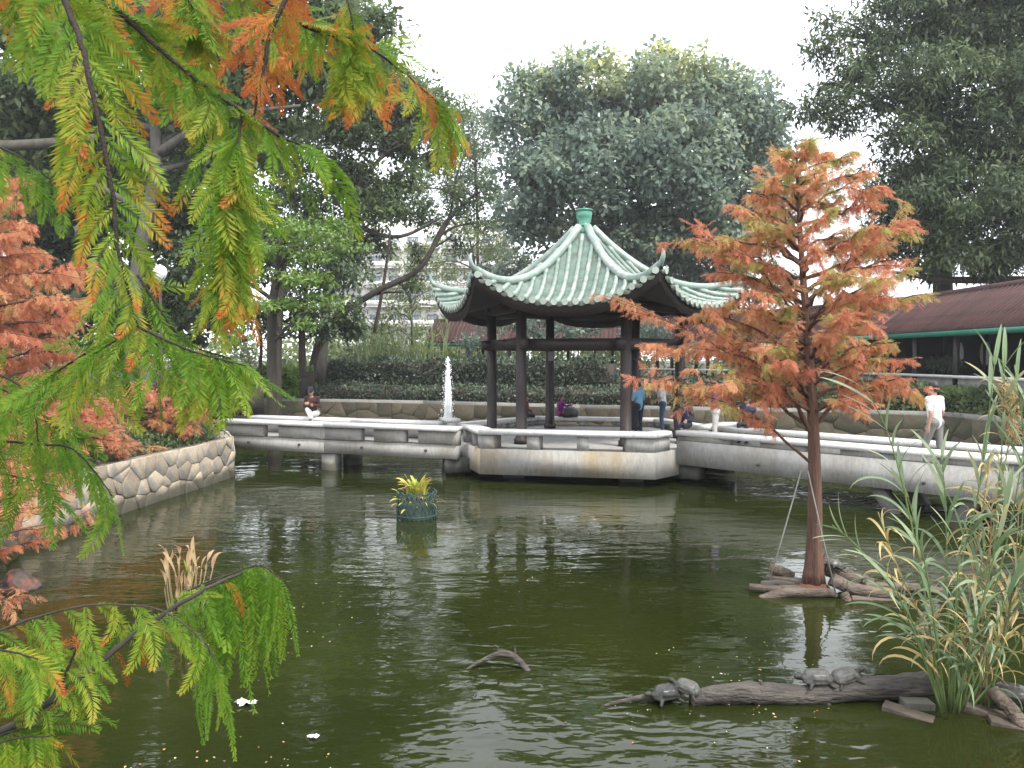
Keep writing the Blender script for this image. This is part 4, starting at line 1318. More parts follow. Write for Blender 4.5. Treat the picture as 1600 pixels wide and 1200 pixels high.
def put_fronds(parent, P, count, length, mix, seed, t0=0.05, t1=1.0, spread=52, grav=0.6, origin=None, face=0.55, ordered=False):
    """sprays along both sides of a branch; each is an object sharing one of a few meshes"""
    r = np.random.default_rng(seed)
    P = np.asarray(P, float)
    seg = np.linalg.norm(np.diff(P, axis=0), axis=1); cum = np.concatenate([[0], np.cumsum(seg)])
    kinds = list(mix)
    pr = np.array([mix[k] for k in kinds], float); pr /= pr.sum()
    for i in range(count):
        t = t0 + (t1 - t0) * (i + r.uniform(0.1, 0.9)) / count
        s = t * cum[-1]
        j = int(np.clip(np.searchsorted(cum, s) - 1, 0, len(seg) - 1))
        p = P[j] + (P[j + 1] - P[j]) * (s - cum[j]) / seg[j]
        T = nrm(P[j + 1] - P[j])
        view = nrm(p - np.array((0, 0, CAM_Z)))
        side = nrm(np.cross(T, view)) * (1 if i % 2 else -1)
        a = R(spread + r.uniform(-16, 16) * (0.5 if ordered else 1)) * (1.0 if t < 0.93 else 0.35)
        d = T * math.cos(a) + side * math.sin(a) + view * r.uniform(-0.45, 0.45) * (0.4 if ordered else 1) + np.array((0, 0, -grav * r.uniform(0.6, 1.3)))
        d = nrm(d)
        z = nrm(-view * face + r.normal(size=3) * 0.45)
        X = d; Y = nrm(np.cross(z, X)); Z = np.cross(X, Y)
        if Y[2] < 0:          # bend towards the ground
            Y = -Y; Z = -Z
        L = length * 1.12 * (r.uniform(0.85, 1.2) if ordered else r.uniform(0.6, 1.25)) * (1.0 - 0.25 * max(0, t - 0.7) / 0.3)
        wv = L * r.uniform(0.9, 1.15)
        kd = kinds[int(r.choice(len(kinds), p=pr))]
        me = FRM[kd][int(r.integers(len(FRM[kd])))]
        q = p - (origin if origin is not None else 0)
        m4 = Matrix(((X[0] * L, Y[0] * wv, Z[0] * L, q[0]), (X[1] * L, Y[1] * wv, Z[1] * L, q[1]), (X[2] * L, Y[2] * wv, Z[2] * L, q[2]), (0, 0, 0, 1)))
        link('frond', me, parent, mat4=m4)

def near_branch(root, pts, r0, r1, count, length, mix, seed, name='branch', mat=None, **kw):
    o0 = np.array(root.location)
    P = spline(np.array([at(a, b, c) for a, b, c in pts]), 6 * len(pts))
    r = np.random.default_rng(seed)
    P[1:-1] += r.normal(0, r0 * 0.12, (len(P) - 2, 3))
    mb = MB(); mb.tube(P - o0, np.linspace(r0, r1, len(P)), 8)
    b = mb.build(name, mat or M['twig'], root, True)
    put_fronds(b, P, count, length, mix, seed + 1, origin=o0, **kw)
    return P

ct = thing('cypress_tree', 'overhanging cypress with hanging green and rust sprays across the upper corner', 'tree', (-2.6, 2.9, ground_z(-2.6, 2.9) - 0.1))
o0 = np.array(ct.location)
TRUNK = spline([(-2.6, 2.9, o0[2]), (-2.62, 2.88, 2.6), (-2.55, 2.85, 4.6), (-2.6, 2.9, 7.0)], 14)
mb = MB(); mb.tube(TRUNK - o0, np.linspace(0.16, 0.06, 14), 14); mb.build('trunk', M['bark_red'], ct, True)
near_branch(ct, [(-420, -260, 2.85), (-150, -160, 2.75), (60, -70, 2.6), (165, 0, 2.5), (260, 85, 2.45), (330, 140, 2.4), (440, 215, 2.4)], 0.013, 0.006, 44, 0.22, {'G': 0.75, 'M': 0.25}, 1, t0=0.35, grav=1.0)
near_branch(ct, [(435, 213, 2.4), (490, 235, 2.42), (530, 262, 2.45)], 0.004, 0.002, 14, 0.24, {'h': 0.6, 'g': 0.4}, 2, grav=1.2)
near_branch(ct, [(378, 178, 2.41), (370, 240, 2.36), (363, 310, 2.35), (360, 390, 2.35), (352, 470, 2.36)], 0.005, 0.0022, 40, 0.22, {'G': 0.75, 'm': 0.25}, 3, grav=1.0, spread=38)
near_branch(ct, [(-430, -330, 2.8), (-120, -250, 2.5), (60, -120, 2.3), (100, 0, 2.25), (125, 60, 2.22), (150, 170, 2.2), (172, 280, 2.2), (185, 390, 2.2), (215, 510, 2.2)], 0.0125, 0.004, 58, 0.225, {'g': 0.25, 'm': 0.75}, 4, t0=0.42, grav=0.25, spread=58, face=1.1, ordered=True)
near_branch(ct, [(215, 510, 2.2), (175, 535, 2.2), (120, 570, 2.22)], 0.004, 0.002, 15, 0.20, {'g': 0.7, 'h': 0.3}, 5, grav=1.6)
near_branch(ct, [(215, 510, 2.2), (290, 545, 2.2), (340, 560, 2.22), (385, 572, 2.24)], 0.0042, 0.002, 26, 0.20, {'g': 0.6, 'h': 0.3, 'm': 0.1}, 6, grav=1.6)
near_branch(ct, [(-400, -350, 2.9), (150, -220, 2.7), (430, -60, 2.6), (420, 60, 2.55), (402, 155, 2.55), (395, 190, 2.55)], 0.011, 0.004, 30, 0.19, {'O': 0.7, 'm': 0.3}, 7, t0=0.5, grav=0.9)
near_branch(ct, [(-380, -300, 3.0), (100, -190, 2.9), (330, -60, 2.85), (470, 38, 2.8), (560, 65, 2.8), (620, 105, 2.8), (690, 165, 2.8)], 0.011, 0.003, 42, 0.22, {'M': 0.4, 'o': 0.3, 'G': 0.3}, 8, t0=0.45, grav=0.8)
near_branch(ct, [(-350, -250, 3.0), (-80, -110, 2.8), (20, -30, 2.7), (60, 40, 2.65), (90, 110, 2.65)], 0.010, 0.003, 20, 0.22, {'G': 0.5, 'm': 0.5}, 9, t0=0.4, grav=1.2)
near_branch(ct, [(-350, 60, 3.0), (-150, 150, 2.7), (-30, 215, 2.6), (40, 250, 2.55), (92, 292, 2.55)], 0.007, 0.002, 18, 0.20, {'h': 0.7, 'g': 0.3}, 10, t0=0.5, grav=2.2)
near_branch(ct, [(520, -60, 2.8), (548, 20, 2.8), (552, 80, 2.8), (540, 140, 2.8)], 0.005, 0.002, 14, 0.22, {'G': 0.5, 'M': 0.5}, 12, t0=0.3, grav=1.4)
near_branch(ct, [(250, -60, 2.7), (300, 10, 2.65), (318, 60, 2.65)], 0.005, 0.002, 14, 0.21, {'G': 0.6, 'M': 0.2, 'O': 0.2}, 14, t0=0.2, grav=1.4)
near_branch(ct, [(655, 135, 2.8), (690, 165, 2.8), (712, 195, 2.8)], 0.003, 0.0015, 11, 0.22, {'g': 0.8, 'm': 0.2}, 13, grav=2.2)

cs = thing('cypress_sapling', 'low cypress limb with drooping bright green sprays reaching over the water', 'tree', (-2.9, 3.1, ground_z(-2.9, 3.1) - 0.4))
o1 = np.array(cs.location)
mb = MB(); mb.tube(spline([o1, (-2.92, 3.1, 1.6), (-2.88, 3.05, 2.6), (-2.9, 3.1, 3.6)], 12) - o1, np.linspace(0.09, 0.03, 12), 12); mb.build('trunk', M['bark_red'], cs, True)
near_branch(cs, [(-330, 1200, 3.0), (-120, 1190, 2.7), (0, 1145, 2.5), (110, 1070, 2.5), (200, 1000, 2.6), (300, 932, 2.7), (378, 895, 2.8)], 0.018, 0.005, 38, 0.20, {'g': 0.7, 'm': 0.2, 'o': 0.1}, 21, t0=0.3, grav=1.0, mat=M['bark_dark'])
near_branch(cs, [(320, 915, 2.75), (378, 890, 2.8), (410, 885, 2.8), (440, 905, 2.8)], 0.004, 0.002, 34, 0.36, {'h': 1}, 22, grav=4.0, t0=0.0)
near_branch(cs, [(-200, 1060, 2.9), (0, 985, 2.6), (80, 958, 2.55), (150, 945, 2.55), (240, 950, 2.55), (300, 985, 2.55), (335, 1030, 2.55)], 0.005, 0.002, 20, 0.19, {'g': 0.8, 'm': 0.2}, 23, t0=0.35, grav=1.3, mat=M['bark_dark'])
near_branch(cs, [(300, 985, 2.55), (325, 1010, 2.55), (345, 1045, 2.5)], 0.003, 0.0015, 12, 0.30, {'h': 1}, 24, grav=4.0)
near_branch(cs, [(90, 1085, 2.5), (108, 1040, 2.45), (125, 1000, 2.4)], 0.006, 0.003, 10, 0.17, {'g': 0.6, 'o': 0.4}, 25, grav=0.8, mat=M['bark_dark'])
near_branch(cs, [(-200, 1050, 2.5), (-60, 1010, 2.3), (0, 1015, 2.25), (60, 1030, 2.25)], 0.006, 0.002, 20, 0.19, {'g': 0.5, 'm': 0.5}, 26, t0=0.4, grav=1.2)
near_branch(cs, [(-250, 520, 3.0), (-100, 555, 2.8), (10, 590, 2.7), (50, 630, 2.7), (60, 690, 2.7)], 0.006, 0.002, 20, 0.24, {'h': 0.6, 'g': 0.4}, 27, t0=0.45, grav=2.5)
near_branch(cs, [(-250, 640, 3.0), (-60, 680, 2.8), (45, 693, 2.75), (110, 700, 2.75), (150, 740, 2.75), (175, 775, 2.75)], 0.006, 0.002, 34, 0.26, {'h': 0.75, 'g': 0.25}, 28, t0=0.4, grav=2.8)
near_branch(cs, [(-250, 580, 3.1), (-60, 620, 2.9), (40, 645, 2.85), (110, 680, 2.85)], 0.005, 0.002, 22, 0.26, {'h': 0.8, 'g': 0.2}, 30, t0=0.4, grav=3.0)
near_branch(cs, [(-200, 1230, 2.3), (0, 1160, 2.3), (80, 1150, 2.3)], 0.005, 0.002, 16, 0.19, {'g': 0.4, 'm': 0.6}, 29, t0=0.5, grav=1.6)

def spray_mass(root, spec, seed):
    """many more sprays further back on the same limbs, joined"""
    r = np.random.default_rng(seed)
    base_ = [frond_mesh(1.0, 26, 0.19, 0.014, 0.5, a_, b_, 700 + i_, 0.3) for i_, (a_, b_) in enumerate(((0.15, 0.3), (0.22, 0.4), (0.25, 0.85), (0.65, 0.92)))]
    o_ = np.array(root.location)
    Vs, Fs, Ts, off = [], [], [], 0
    tw = MB()
    for (pts, cnt, L, w) in spec:
        P = spline(np.array([at(*q) for q in pts]), 6 * len(pts))
        tw.tube(P - o_, np.linspace(0.006, 0.002, len(P)), 5)
        for k in range(cnt):
            j = int(r.integers(len(P) - 1)); p_ = lerp(P[j], P[j + 1], r.random())
            T_ = nrm(P[j + 1] - P[j])
            d_ = nrm(T_ * 0.5 + r.normal(size=3) * 0.5 + (0, 0, -0.9))
            V, Q, T = base_[int(r.choice(4, p=w))]
            B = basis(d_[None], nrm(r.normal(size=(1, 3)) + (0, -0.9, 0)))
            a_, b_, c_ = stamp(V, Q, None, T, B, (p_ - o_)[None], np.array([L * r.uniform(0.6, 1.2)]), np.array([r.normal(0, 0.04)]))
            Vs.append(a_); Fs.append(b_[0] + off); Ts.append(c_); off += len(a_)
    o = link('sprays', make_mesh('sprays', np.concatenate(Vs), [np.concatenate(Fs)], M['needle'], tint=np.concatenate(Ts)), root)
    o['kind'] = 'stuff'
    tw.build('twigs', M['twig'], root, True)['kind'] = 'stuff'
spray_mass(ct, [([(-200, -120, 3.4), (0, -40, 3.3), (120, 10, 3.3), (240, 60, 3.3)], 46, 0.26, (0.4, 0.3, 0.2, 0.1)), ([(100, -80, 3.5), (300, -20, 3.4), (430, 30, 3.4), (500, 60, 3.4)], 40, 0.26, (0.3, 0.2, 0.25, 0.25)),
                ([(215, 430, 2.6), (260, 500, 2.6), (300, 540, 2.6), (360, 560, 2.6)], 26, 0.24, (0.5, 0.35, 0.15, 0.0)), ([(330, 230, 2.7), (390, 330, 2.7), (370, 430, 2.7)], 22, 0.24, (0.5, 0.3, 0.2, 0.0)),
                ([(100, 150, 2.7), (140, 300, 2.7), (170, 420, 2.7), (150, 520, 2.7)], 24, 0.22, (0.35, 0.3, 0.3, 0.05)), ([(215, 505, 2.5), (130, 555, 2.5), (60, 600, 2.5)], 20, 0.24, (0.5, 0.35, 0.15, 0.0)),
                ([(260, 90, 2.9), (330, 170, 2.9), (300, 260, 2.9)], 16, 0.24, (0.4, 0.3, 0.2, 0.1)), ([(-150, 180, 3.2), (-20, 240, 3.1), (70, 280, 3.1)], 14, 0.26, (0.6, 0.4, 0.0, 0.0))], 61)
spray_mass(cs, [([(-200, 1150, 2.9), (0, 1060, 2.8), (120, 1010, 2.8), (240, 970, 2.9)], 40, 0.22, (0.45, 0.3, 0.15, 0.1)), ([(-150, 1230, 2.5), (0, 1150, 2.45), (90, 1130, 2.5)], 26, 0.2, (0.4, 0.3, 0.3, 0.0)),
                ([(-200, 560, 3.3), (-20, 600, 3.2), (70, 650, 3.2), (130, 720, 3.2)], 34, 0.27, (0.6, 0.4, 0.0, 0.0)), ([(-150, 720, 3.2), (0, 740, 3.1), (90, 760, 3.1)], 18, 0.26, (0.6, 0.4, 0.0, 0.0)), ([(280, 930, 2.9), (350, 900, 2.95), (410, 890, 3.0)], 16, 0.3, (0.7, 0.3, 0.0, 0.0))], 63)

# ------------------------------------------------------------------ autumn cypresses further off: drooping sprays joined per limb
def small_frond(seed, pairs=11):
    """light spray for trees further off: one slim triangle a needle and a three-sided midrib"""
    r = np.random.default_rng(seed)
    V, T3 = [], []
    px = py = 0.0
    path = []
    for i in range(pairs):
        t = i / (pairs - 1)
        a0 = -0.5 * t
        path.append((px, py))
        env = (0.45 + 0.55 * min(1, t / 0.2)) * (1.0 if t < 0.6 else 1 - 0.6 * (t - 0.6) / 0.4)
        for sg in (-1, 1):
            ln = 0.31 * env * r.uniform(0.75, 1.15)
            a = a0 + sg * R(r.uniform(40, 62) - 14 * t)
            c, sn = math.cos(a), math.sin(a); w = 0.027
            z = r.uniform(-0.5, 0.3) * ln
            b = len(V)
            V += [(px - sn * w + c * 0.04, py + c * w + sn * 0.04, 0.004), (px + sn * w + c * 0.04, py - c * w + sn * 0.04, -0.004), (px + c * ln, py + sn * ln, z)]
            T3.append((b, b + 1, b + 2))
        px += math.cos(a0) / pairs; py += math.sin(a0) / pairs
    b = len(V)
    for j in (0, pairs // 2, pairs - 1):
        x, y = path[j]; w = 0.008 * (1 - 0.6 * j / pairs)
        V += [(x, y + w, 0), (x, y - w, 0), (x, y, w * 1.5)]
    for j in (0, 1):
        for k in range(3):
            a_, b_, c_, d_ = b + 3 * j + k, b + 3 * j + (k + 1) % 3, b + 3 * j + 3 + (k + 1) % 3, b + 3 * j + 3 + k
            T3 += [(a_, b_, c_), (a_, c_, d_)]
    return np.array(V, float), np.array(T3), np.zeros(len(V))
SF = [small_frond(300 + i) for i in range(3)]

def autumn_cypress(name, label, base, top, prof, nlimb, r0, seed, frond=0.17, per=46, rise=0.35, tint_fn=None, first=0.3, extra_limbs=(), az_range=None, zig=0.03, hang=0.55):
    """prof(h) gives limb length at relative height h"""
    r = np.random.default_rng(seed)
    base = np.asarray(base, float); top = np.asarray(top, float)
    root = thing(name, label, 'tree', tuple(base))
    n = 34
    t = np.linspace(0, 1, n)
    TP_ = base + (top - base) * t[:, None]
    TP_[:, 0] += zig * np.sin(t * 5); 
    rad = r0 * (1 - t) ** 0.8 * 0.9 + 0.006
    rad *= 1 + 0.5 * np.exp(-t * 22)
    kk = 26
    mb = MB(); mb.tube(TP_ - base, rad, kk)
    Vb = mb.V[0][:n * kk].reshape(n, kk, 3); cc_ = (TP_ - base)[:, None, :]
    aa = np.linspace(0, 2 * math.pi, kk, endpoint=False)[None, :]
    flute = 1 + (0.05 + 0.10 * (1 - t[:, None]) ** 6) * np.sin(aa * 5 + 1.3 + t[:, None] * 3) + 0.04 * np.sin(aa * 11 + t[:, None] * 7) + r.normal(0, 0.02, (n, kk))
    mb.V[0][:n * kk] = (cc_ + (Vb - cc_) * flute[:, :, None]).reshape(-1, 3)
    mb.build('trunk', M['bark_red'], root, True)
    limbs = []
    for i in range(nlimb):
        h = first + (0.98 - first) * (i + r.uniform(0, 1)) / nlimb
        az = i * 2.4 + r.uniform(-0.5, 0.5) if az_range is None else r.uniform(*az_range)
        L = prof(h) * r.uniform(0.7, 1.12)
        p0 = base + (top - base) * h
        d = np.array((math.cos(az), math.sin(az), 0))
        p1 = p0 + d * L * 0.5 + (0, 0, L * rise * 0.62)
        p2 = p0 + d * L + (0, 0, L * rise * r.uniform(0.55, 1.1))
        limbs.append((p0, p1, p2, 0.010 + 0.016 * L, h))
    for e in extra_limbs:
        limbs.append(e)
    for (p0, p1, p2, rl, h) in limbs:
        p0, p1, p2 = map(np.asarray, (p0, p1, p2))
        p0 = TP_[int(np.argmin(np.abs(TP_[:, 2] - p0[2])))]          # rooted in the trunk's own axis
        P = spline([p0, p1, p2], 10)
        P[1:-1] += r.normal(0, 0.018, (8, 3))
        mb = MB(); mb.tube(P - base, np.linspace(rl, 0.004, 10), 7)
        L = np.linalg.norm(p2 - p0)
        tips = [P]
        tl = [tint_fn(P[-1], h, r) if tint_fn else r.uniform(0.4, 0.85)]
        for k in range(int(3 + L * 3)):
            tt = r.uniform(0.3, 0.95)
            j = int(tt * 9)
            d = nrm(nrm(P[min(9, j + 1)] - P[max(0, j - 1)]) + nrm(r.normal(size=3)) * (0.95, 0.95, 0.35))
            q = P[j] + d * L * r.uniform(0.16, 0.36)
            sp = spline([P[j], lerp(P[j], q, 0.5) + (0, 0, 0.02), q], 5)
            mb.tube(sp - base, np.linspace(rl * 0.35, 0.002, 5), 5)
            tips.append(sp)
            tl.append(tint_fn(q, h, r) if tint_fn else r.uniform(0.4, 0.85))
        lo = mb.build('limb', M['bark_red'], root, True)
        N = int(per * (0.35 + L))
        pos, dirs, tv = [], [], []
        for k in range(N):
            ti_ = int(r.integers(len(tips))) if r.random() < 0.75 else 0
            ln = tips[ti_]
            u = r.uniform(0.28, 1.0) if ln is P else r.uniform(0.15, 1.0)
            j = min(len(ln) - 2, int(u * (len(ln) - 1)))
            f = u * (len(ln) - 1) - j
            pos.append(ln[j] + (ln[j + 1] - ln[j]) * f)
            td = nrm(ln[j + 1] - ln[j])
            dirs.append(nrm(td * 0.5 + nrm(r.normal(size=3)) * 0.8 + (0, 0, -hang)))
            tv.append(tl[ti_] + r.normal(0, 0.13))
        pos = np.array(pos); dirs = np.array(dirs); tv = np.array(tv)
        which = r.integers(len(SF), size=N)
        Vs, Fs, Ts, off = [], [], [], 0
        for w in range(len(SF)):
            mk = which == w
            if not mk.any(): continue
            V, Q, T = SF[w]
            B = basis(dirs[mk], nrm(r.normal(size=(mk.sum(), 3)) + (0, 0, 0.9)))
            a, b, c = stamp(V, None, Q, T, B, pos[mk] - base, frond * r.uniform(0.6, 1.3, mk.sum()), tv[mk])
            Vs.append(a); Fs.append(b[0] + off); Ts.append(c); off += len(a)
        link('needles', make_mesh('needles', np.concatenate(Vs), [np.concatenate(Fs)], M['needle_far'], tint=np.concatenate(Ts)), lo)
    return root

IB = at(1270, 918, 9.95); IB[2] = 0.10
IT = at(1252, 225, 9.95)
def prof_i(h):
    return float(np.interp(h, [0.30, 0.42, 0.55, 0.7, 0.82, 0.92, 1.0], [0.95, 1.32, 1.36, 1.25, 0.95, 0.62, 0.25]))
def tint_i(p, h, r):
    base_ = 0.64 if r.random() < 0.70 else 0.2
    return base_ + r.uniform(-0.1, 0.15) - 0.22 * max(0, h - 0.78) / 0.2
def IL(a, b, c, rl, h): return (at(*a), at(*b), at(*c), rl, h)
autumn_cypress('autumn_cypress', 'young rust-orange cypress standing on a log raft in the pond', IB, IT, prof_i, 66, 0.10, 5, frond=0.155, per=120, rise=0.42, tint_fn=tint_i, first=0.36, hang=0.8, zig=0.06,
    extra_limbs=[IL((1258, 720, 9.95), (1170, 650, 9.7), (1075, 605, 9.5), 0.022, 0.3), IL((1256, 690, 9.95), (1215, 590, 9.9), (1130, 500, 9.8), 0.03, 0.35), IL((1255, 690, 9.95), (1190, 560, 10.3), (1000, 540, 10.2), 0.02, 0.4),
                 IL((1252, 640, 9.95), (1340, 615, 9.8), (1450, 605, 9.7), 0.014, 0.35), IL((1250, 600, 9.95), (1120, 540, 9.9), (985, 470, 10), 0.02, 0.45), IL((1250, 560, 9.95), (1340, 470, 9.9), (1420, 420, 9.8), 0.016, 0.5),
                 IL((1250, 610, 9.95), (1150, 600, 9.6), (1010, 600, 9.5), 0.014, 0.4), IL((1250, 520, 9.95), (1340, 400, 9.9), (1400, 345, 9.9), 0.014, 0.6), IL((1250, 500, 9.95), (1160, 400, 9.9), (1060, 370, 9.9), 0.014, 0.6)])
def prof_l(h): return float(np.interp(h, [0.0, 0.25, 0.5, 0.75, 1.0], [2.1, 2.4, 2.2, 1.4, 0.3]))
def tint_l(p, h, r): return r.uniform(0.45, 0.82)
bx, by = -10.2, 14.2
autumn_cypress('autumn_cypress', 'large brick-red cypress on the bank, tallest of the red ones there', (bx, by, ground_z(bx, by) - 0.05), (bx + 0.1, by, 7.2), prof_l, 66, 0.2, 9, frond=0.27, per=75, rise=0.12, tint_fn=tint_l, first=0.14, hang=1.3)
bx, by = -8.7, 18.4
autumn_cypress('autumn_cypress', 'small brick-red cypress scrub sprawling on the bank above the stone wall', (bx, by, ground_z(bx, by) - 0.05), (bx + 0.2, by, 2.5), lambda h: 1.7 * (1 - 0.5 * h), 30, 0.06, 13, frond=0.2, per=70, rise=0.05, tint_fn=tint_l, first=0.08)
bx, by = -8.8, 15.2
autumn_cypress('autumn_cypress', 'brick-red cypress scrub spilling over the middle of the stone wall', (bx, by, ground_z(bx, by) - 0.05), (bx + 0.1, by, 2.3), lambda h: 1.6 * (1 - 0.5 * h), 26, 0.05, 23, frond=0.19, per=60, rise=-0.02, tint_fn=tint_l, first=0.08)
bx, by = -9.0, 12.8
autumn_cypress('autumn_cypress', 'low rust-red cypress scrub drooping over the near end of the stone wall', (bx, by, ground_z(bx, by) - 0.05), (bx + 0.1, by, 2.3), lambda h: 1.9 * (1 - 0.5 * h), 28, 0.06, 15, frond=0.2, per=64, rise=-0.1, tint_fn=tint_l, first=0.08)
bx, by = -8.6, 10.3
autumn_cypress('autumn_cypress', 'rust-red cypress scrub hanging over the wall nearest the green limb', (bx, by, ground_z(bx, by) - 0.05), (bx + 0.1, by, 2.5), lambda h: 2.6 * (1 - 0.5 * h), 40, 0.06, 19, frond=0.18, per=60, rise=-0.2, tint_fn=tint_l, first=0.08)
bx, by = -7.0, 9.4
autumn_cypress('autumn_cypress', 'thin rust-red cypress stem leaning out of the water beside the wall', (bx, by, -0.15), (bx + 0.1, by + 0.1, 1.35), lambda h: 1.4, 18, 0.035, 17, frond=0.15, per=60, rise=0.2, tint_fn=tint_l, first=0.15)

# ground cover on the cypress bank
r_ = np.random.default_rng(77)
N = 5200
X = r_.uniform(-15, -7.5, N); Yy = r_.uniform(9, 24.5, N)
ok = ~in_poly(X, Yy, POND) & (dist_poly(X, Yy, POND) > 0.3)
X, Yy = X[ok], Yy[ok]
C = np.c_[X, Yy, height(X, Yy) + r_.uniform(0.02, 0.20, len(X))]
V, FA, T = leaf_cloud(C, np.full(len(C), 0.16), 9, 0.10, 0.5, r_, 0.7, r_.uniform(0, 0.7, len(C)), outward=0.7)
tag(link('ground_cover', make_mesh('ground_cover', V, FA, M['leaf_mid'], tint=T)), 'low green leafy ground cover on the bank above the stone wall', 'ground cover', kind='stuff')
N = 1500
X = r_.uniform(-12, 17, N); Yy = r_.uniform(26.5, 50, N)
ok = ~in_poly(X, Yy, POND) & (dist_poly(X, Yy, POND) > 2.2)
X, Yy = X[ok], Yy[ok]
C = np.c_[X, Yy, height(X, Yy) + r_.uniform(0.05, 0.4, len(X))]
V, FA, T = leaf_cloud(C, np.full(len(C), 0.4), 14, 0.2, 0.5, r_, 0.7, r_.uniform(0, 0.8, len(C)), outward=0.7)
tag(link('undergrowth', make_mesh('undergrowth', V, FA, M['leaf_hedge'], tint=T)), 'grey-green undergrowth on the terraces between hedges and walkway', 'undergrowth', kind='stuff')
# ------------------------------------------------------------------ bodies: one continuous skin grown round tapered limbs
def capsule(mb, a, b, ra, rb, k=10, squash=None):
    a = np.asarray(a, float); b = np.asarray(b, float)
    d = b - a
    L = np.linalg.norm(d)
    T = d / L if L > 1e-6 else np.array((0, 0, 1.0))
    rows = []
    for ph in np.linspace(-90, 0, 5)[1:]: rows.append((a + T * ra * math.sin(R(ph)), ra * math.cos(R(ph))))
    for ph in np.linspace(0, 90, 5)[:-1]: rows.append((b + T * rb * math.sin(R(ph)), rb * math.cos(R(ph))))
    P = np.array([x[0] for x in rows]); rr = np.array([x[1] for x in rows])
    up = np.array((0, 0, 1.0)) if abs(T[2]) < 0.9 else np.array((0, 1.0, 0))
    x = nrm(np.cross(up, T)); y = np.cross(T, x)
    sx, sy = squash or (1, 1)
    ang = np.linspace(0, 2 * math.pi, k, endpoint=False)
    V = np.concatenate([p + r_ * (np.cos(ang)[:, None] * x * sx + np.sin(ang)[:, None] * y * sy) for p, r_ in zip(P, rr)])
    n = len(P)
    i0 = np.arange(k); i1 = (i0 + 1) % k
    Q = np.concatenate([np.stack([j * k + i0, j * k + i1, (j + 1) * k + i1, (j + 1) * k + i0], 1) for j in range(n - 1)])
    V = np.concatenate([V, [a - T * ra], [b + T * rb]])
    TT = np.concatenate([np.stack([np.full(k, n * k), i1, i0], 1), np.stack([np.full(k, n * k + 1), (n - 1) * k + i0, (n - 1) * k + i1], 1)])
    mb.add(V, TT, Q)

def grown(name, caps, mats, voxel=0.0125, smooth_it=2):
    """caps: (a, b, ra, rb, tag, squash); mats: dict tag -> material; returns one closed skinned mesh"""
    mb = MB()
    for c in caps:
        capsule(mb, c[0], c[1], c[2], c[3], squash=c[5] if len(c) > 5 else None)
    tmp = link('tmp', mb.mesh('tmp', []))
    md = tmp.modifiers.new('r', 'REMESH'); md.mode = 'VOXEL'; md.voxel_size = voxel
    sm = tmp.modifiers.new('s', 'SMOOTH'); sm.iterations = smooth_it; sm.factor = 0.5
    dg = bpy.context.evaluated_depsgraph_get()
    me = bpy.data.meshes.new_from_object(tmp.evaluated_get(dg))
    bpy.data.objects.remove(tmp)
    me.name = name
    tags = list(mats)
    me.materials.clear()
    for t in tags: me.materials.append(mats[t])
    n = len(me.polygons)
    ctr = np.empty(n * 3); me.polygons.foreach_get('center', ctr); ctr = ctr.reshape(-1, 3)
    best = np.full(n, 1e9); idx = np.zeros(n, int)
    for c in caps:
        a = np.asarray(c[0], float); b = np.asarray(c[1], float)
        ab = b - a
        t = np.clip(((ctr - a) @ ab) / max(ab @ ab, 1e-9), 0, 1)
        rr = c[2] + (c[3] - c[2]) * t
        d = np.linalg.norm(ctr - a - t[:, None] * ab, axis=1) - rr
        m = d < best
        best[m] = d[m]; idx[m] = tags.index(c[4])
    me.polygons.foreach_set('material_index', idx.astype(np.int32))
    me.polygons.foreach_set('use_smooth', np.ones(n, bool))
    me.update()
    return me

def cloth(name, c):
    c = tuple(x * 0.8 for x in c)
    return surf(name, c, tuple(x * 0.75 for x in c), 12, 0.9, 0.15, 60)
SKIN = surf('skin', (0.36, 0.205, 0.14), (0.30, 0.165, 0.11), 10, 0.55)
HAIR = surf('black_hair', (0.018, 0.015, 0.013), (0.010, 0.009, 0.008), 40, 0.5)
SHOE = surf('dark_shoe', (0.025, 0.024, 0.024), (0.015, 0.015, 0.015), 10, 0.5)

def hand(caps, w, d, side_axis, curl=0.35, s=1.0):
    """palm, four unequal bent fingers and a thumb leaving the side of the palm"""
    w = np.asarray(w, float); d = nrm(d); sx = nrm(np.asarray(side_axis) - d * np.dot(side_axis, d)); nz = np.cross(d, sx)
    pe = w + d * 0.075 * s
    for o in (-0.024, 0.0, 0.024):
        caps.append((w + sx * o * 0.6, pe + sx * o, 0.019, 0.016, 'skin'))
    for o, l in ((-0.033, 0.058), (-0.011, 0.070), (0.011, 0.074), (0.033, 0.066)):
        b = pe + sx * o
        k = b + d * l * 0.5 * s
        t = k + (d * math.cos(curl * 2) + nz * math.sin(curl * 2)) * l * 0.5 * s
        caps.append((b, k, 0.0105, 0.0100, 'skin')); caps.append((k, t, 0.0100, 0.009, 'skin'))
    tb = w + d * 0.02 * s + sx * 0.030
    caps.append((tb, tb + (d * 0.6 + sx * 0.75) * 0.035, 0.013, 0.011, 'skin'))
    caps.append((tb + (d * 0.6 + sx * 0.75) * 0.035, tb + (d * 0.85 + sx * 0.5) * 0.07, 0.011, 0.009, 'skin'))

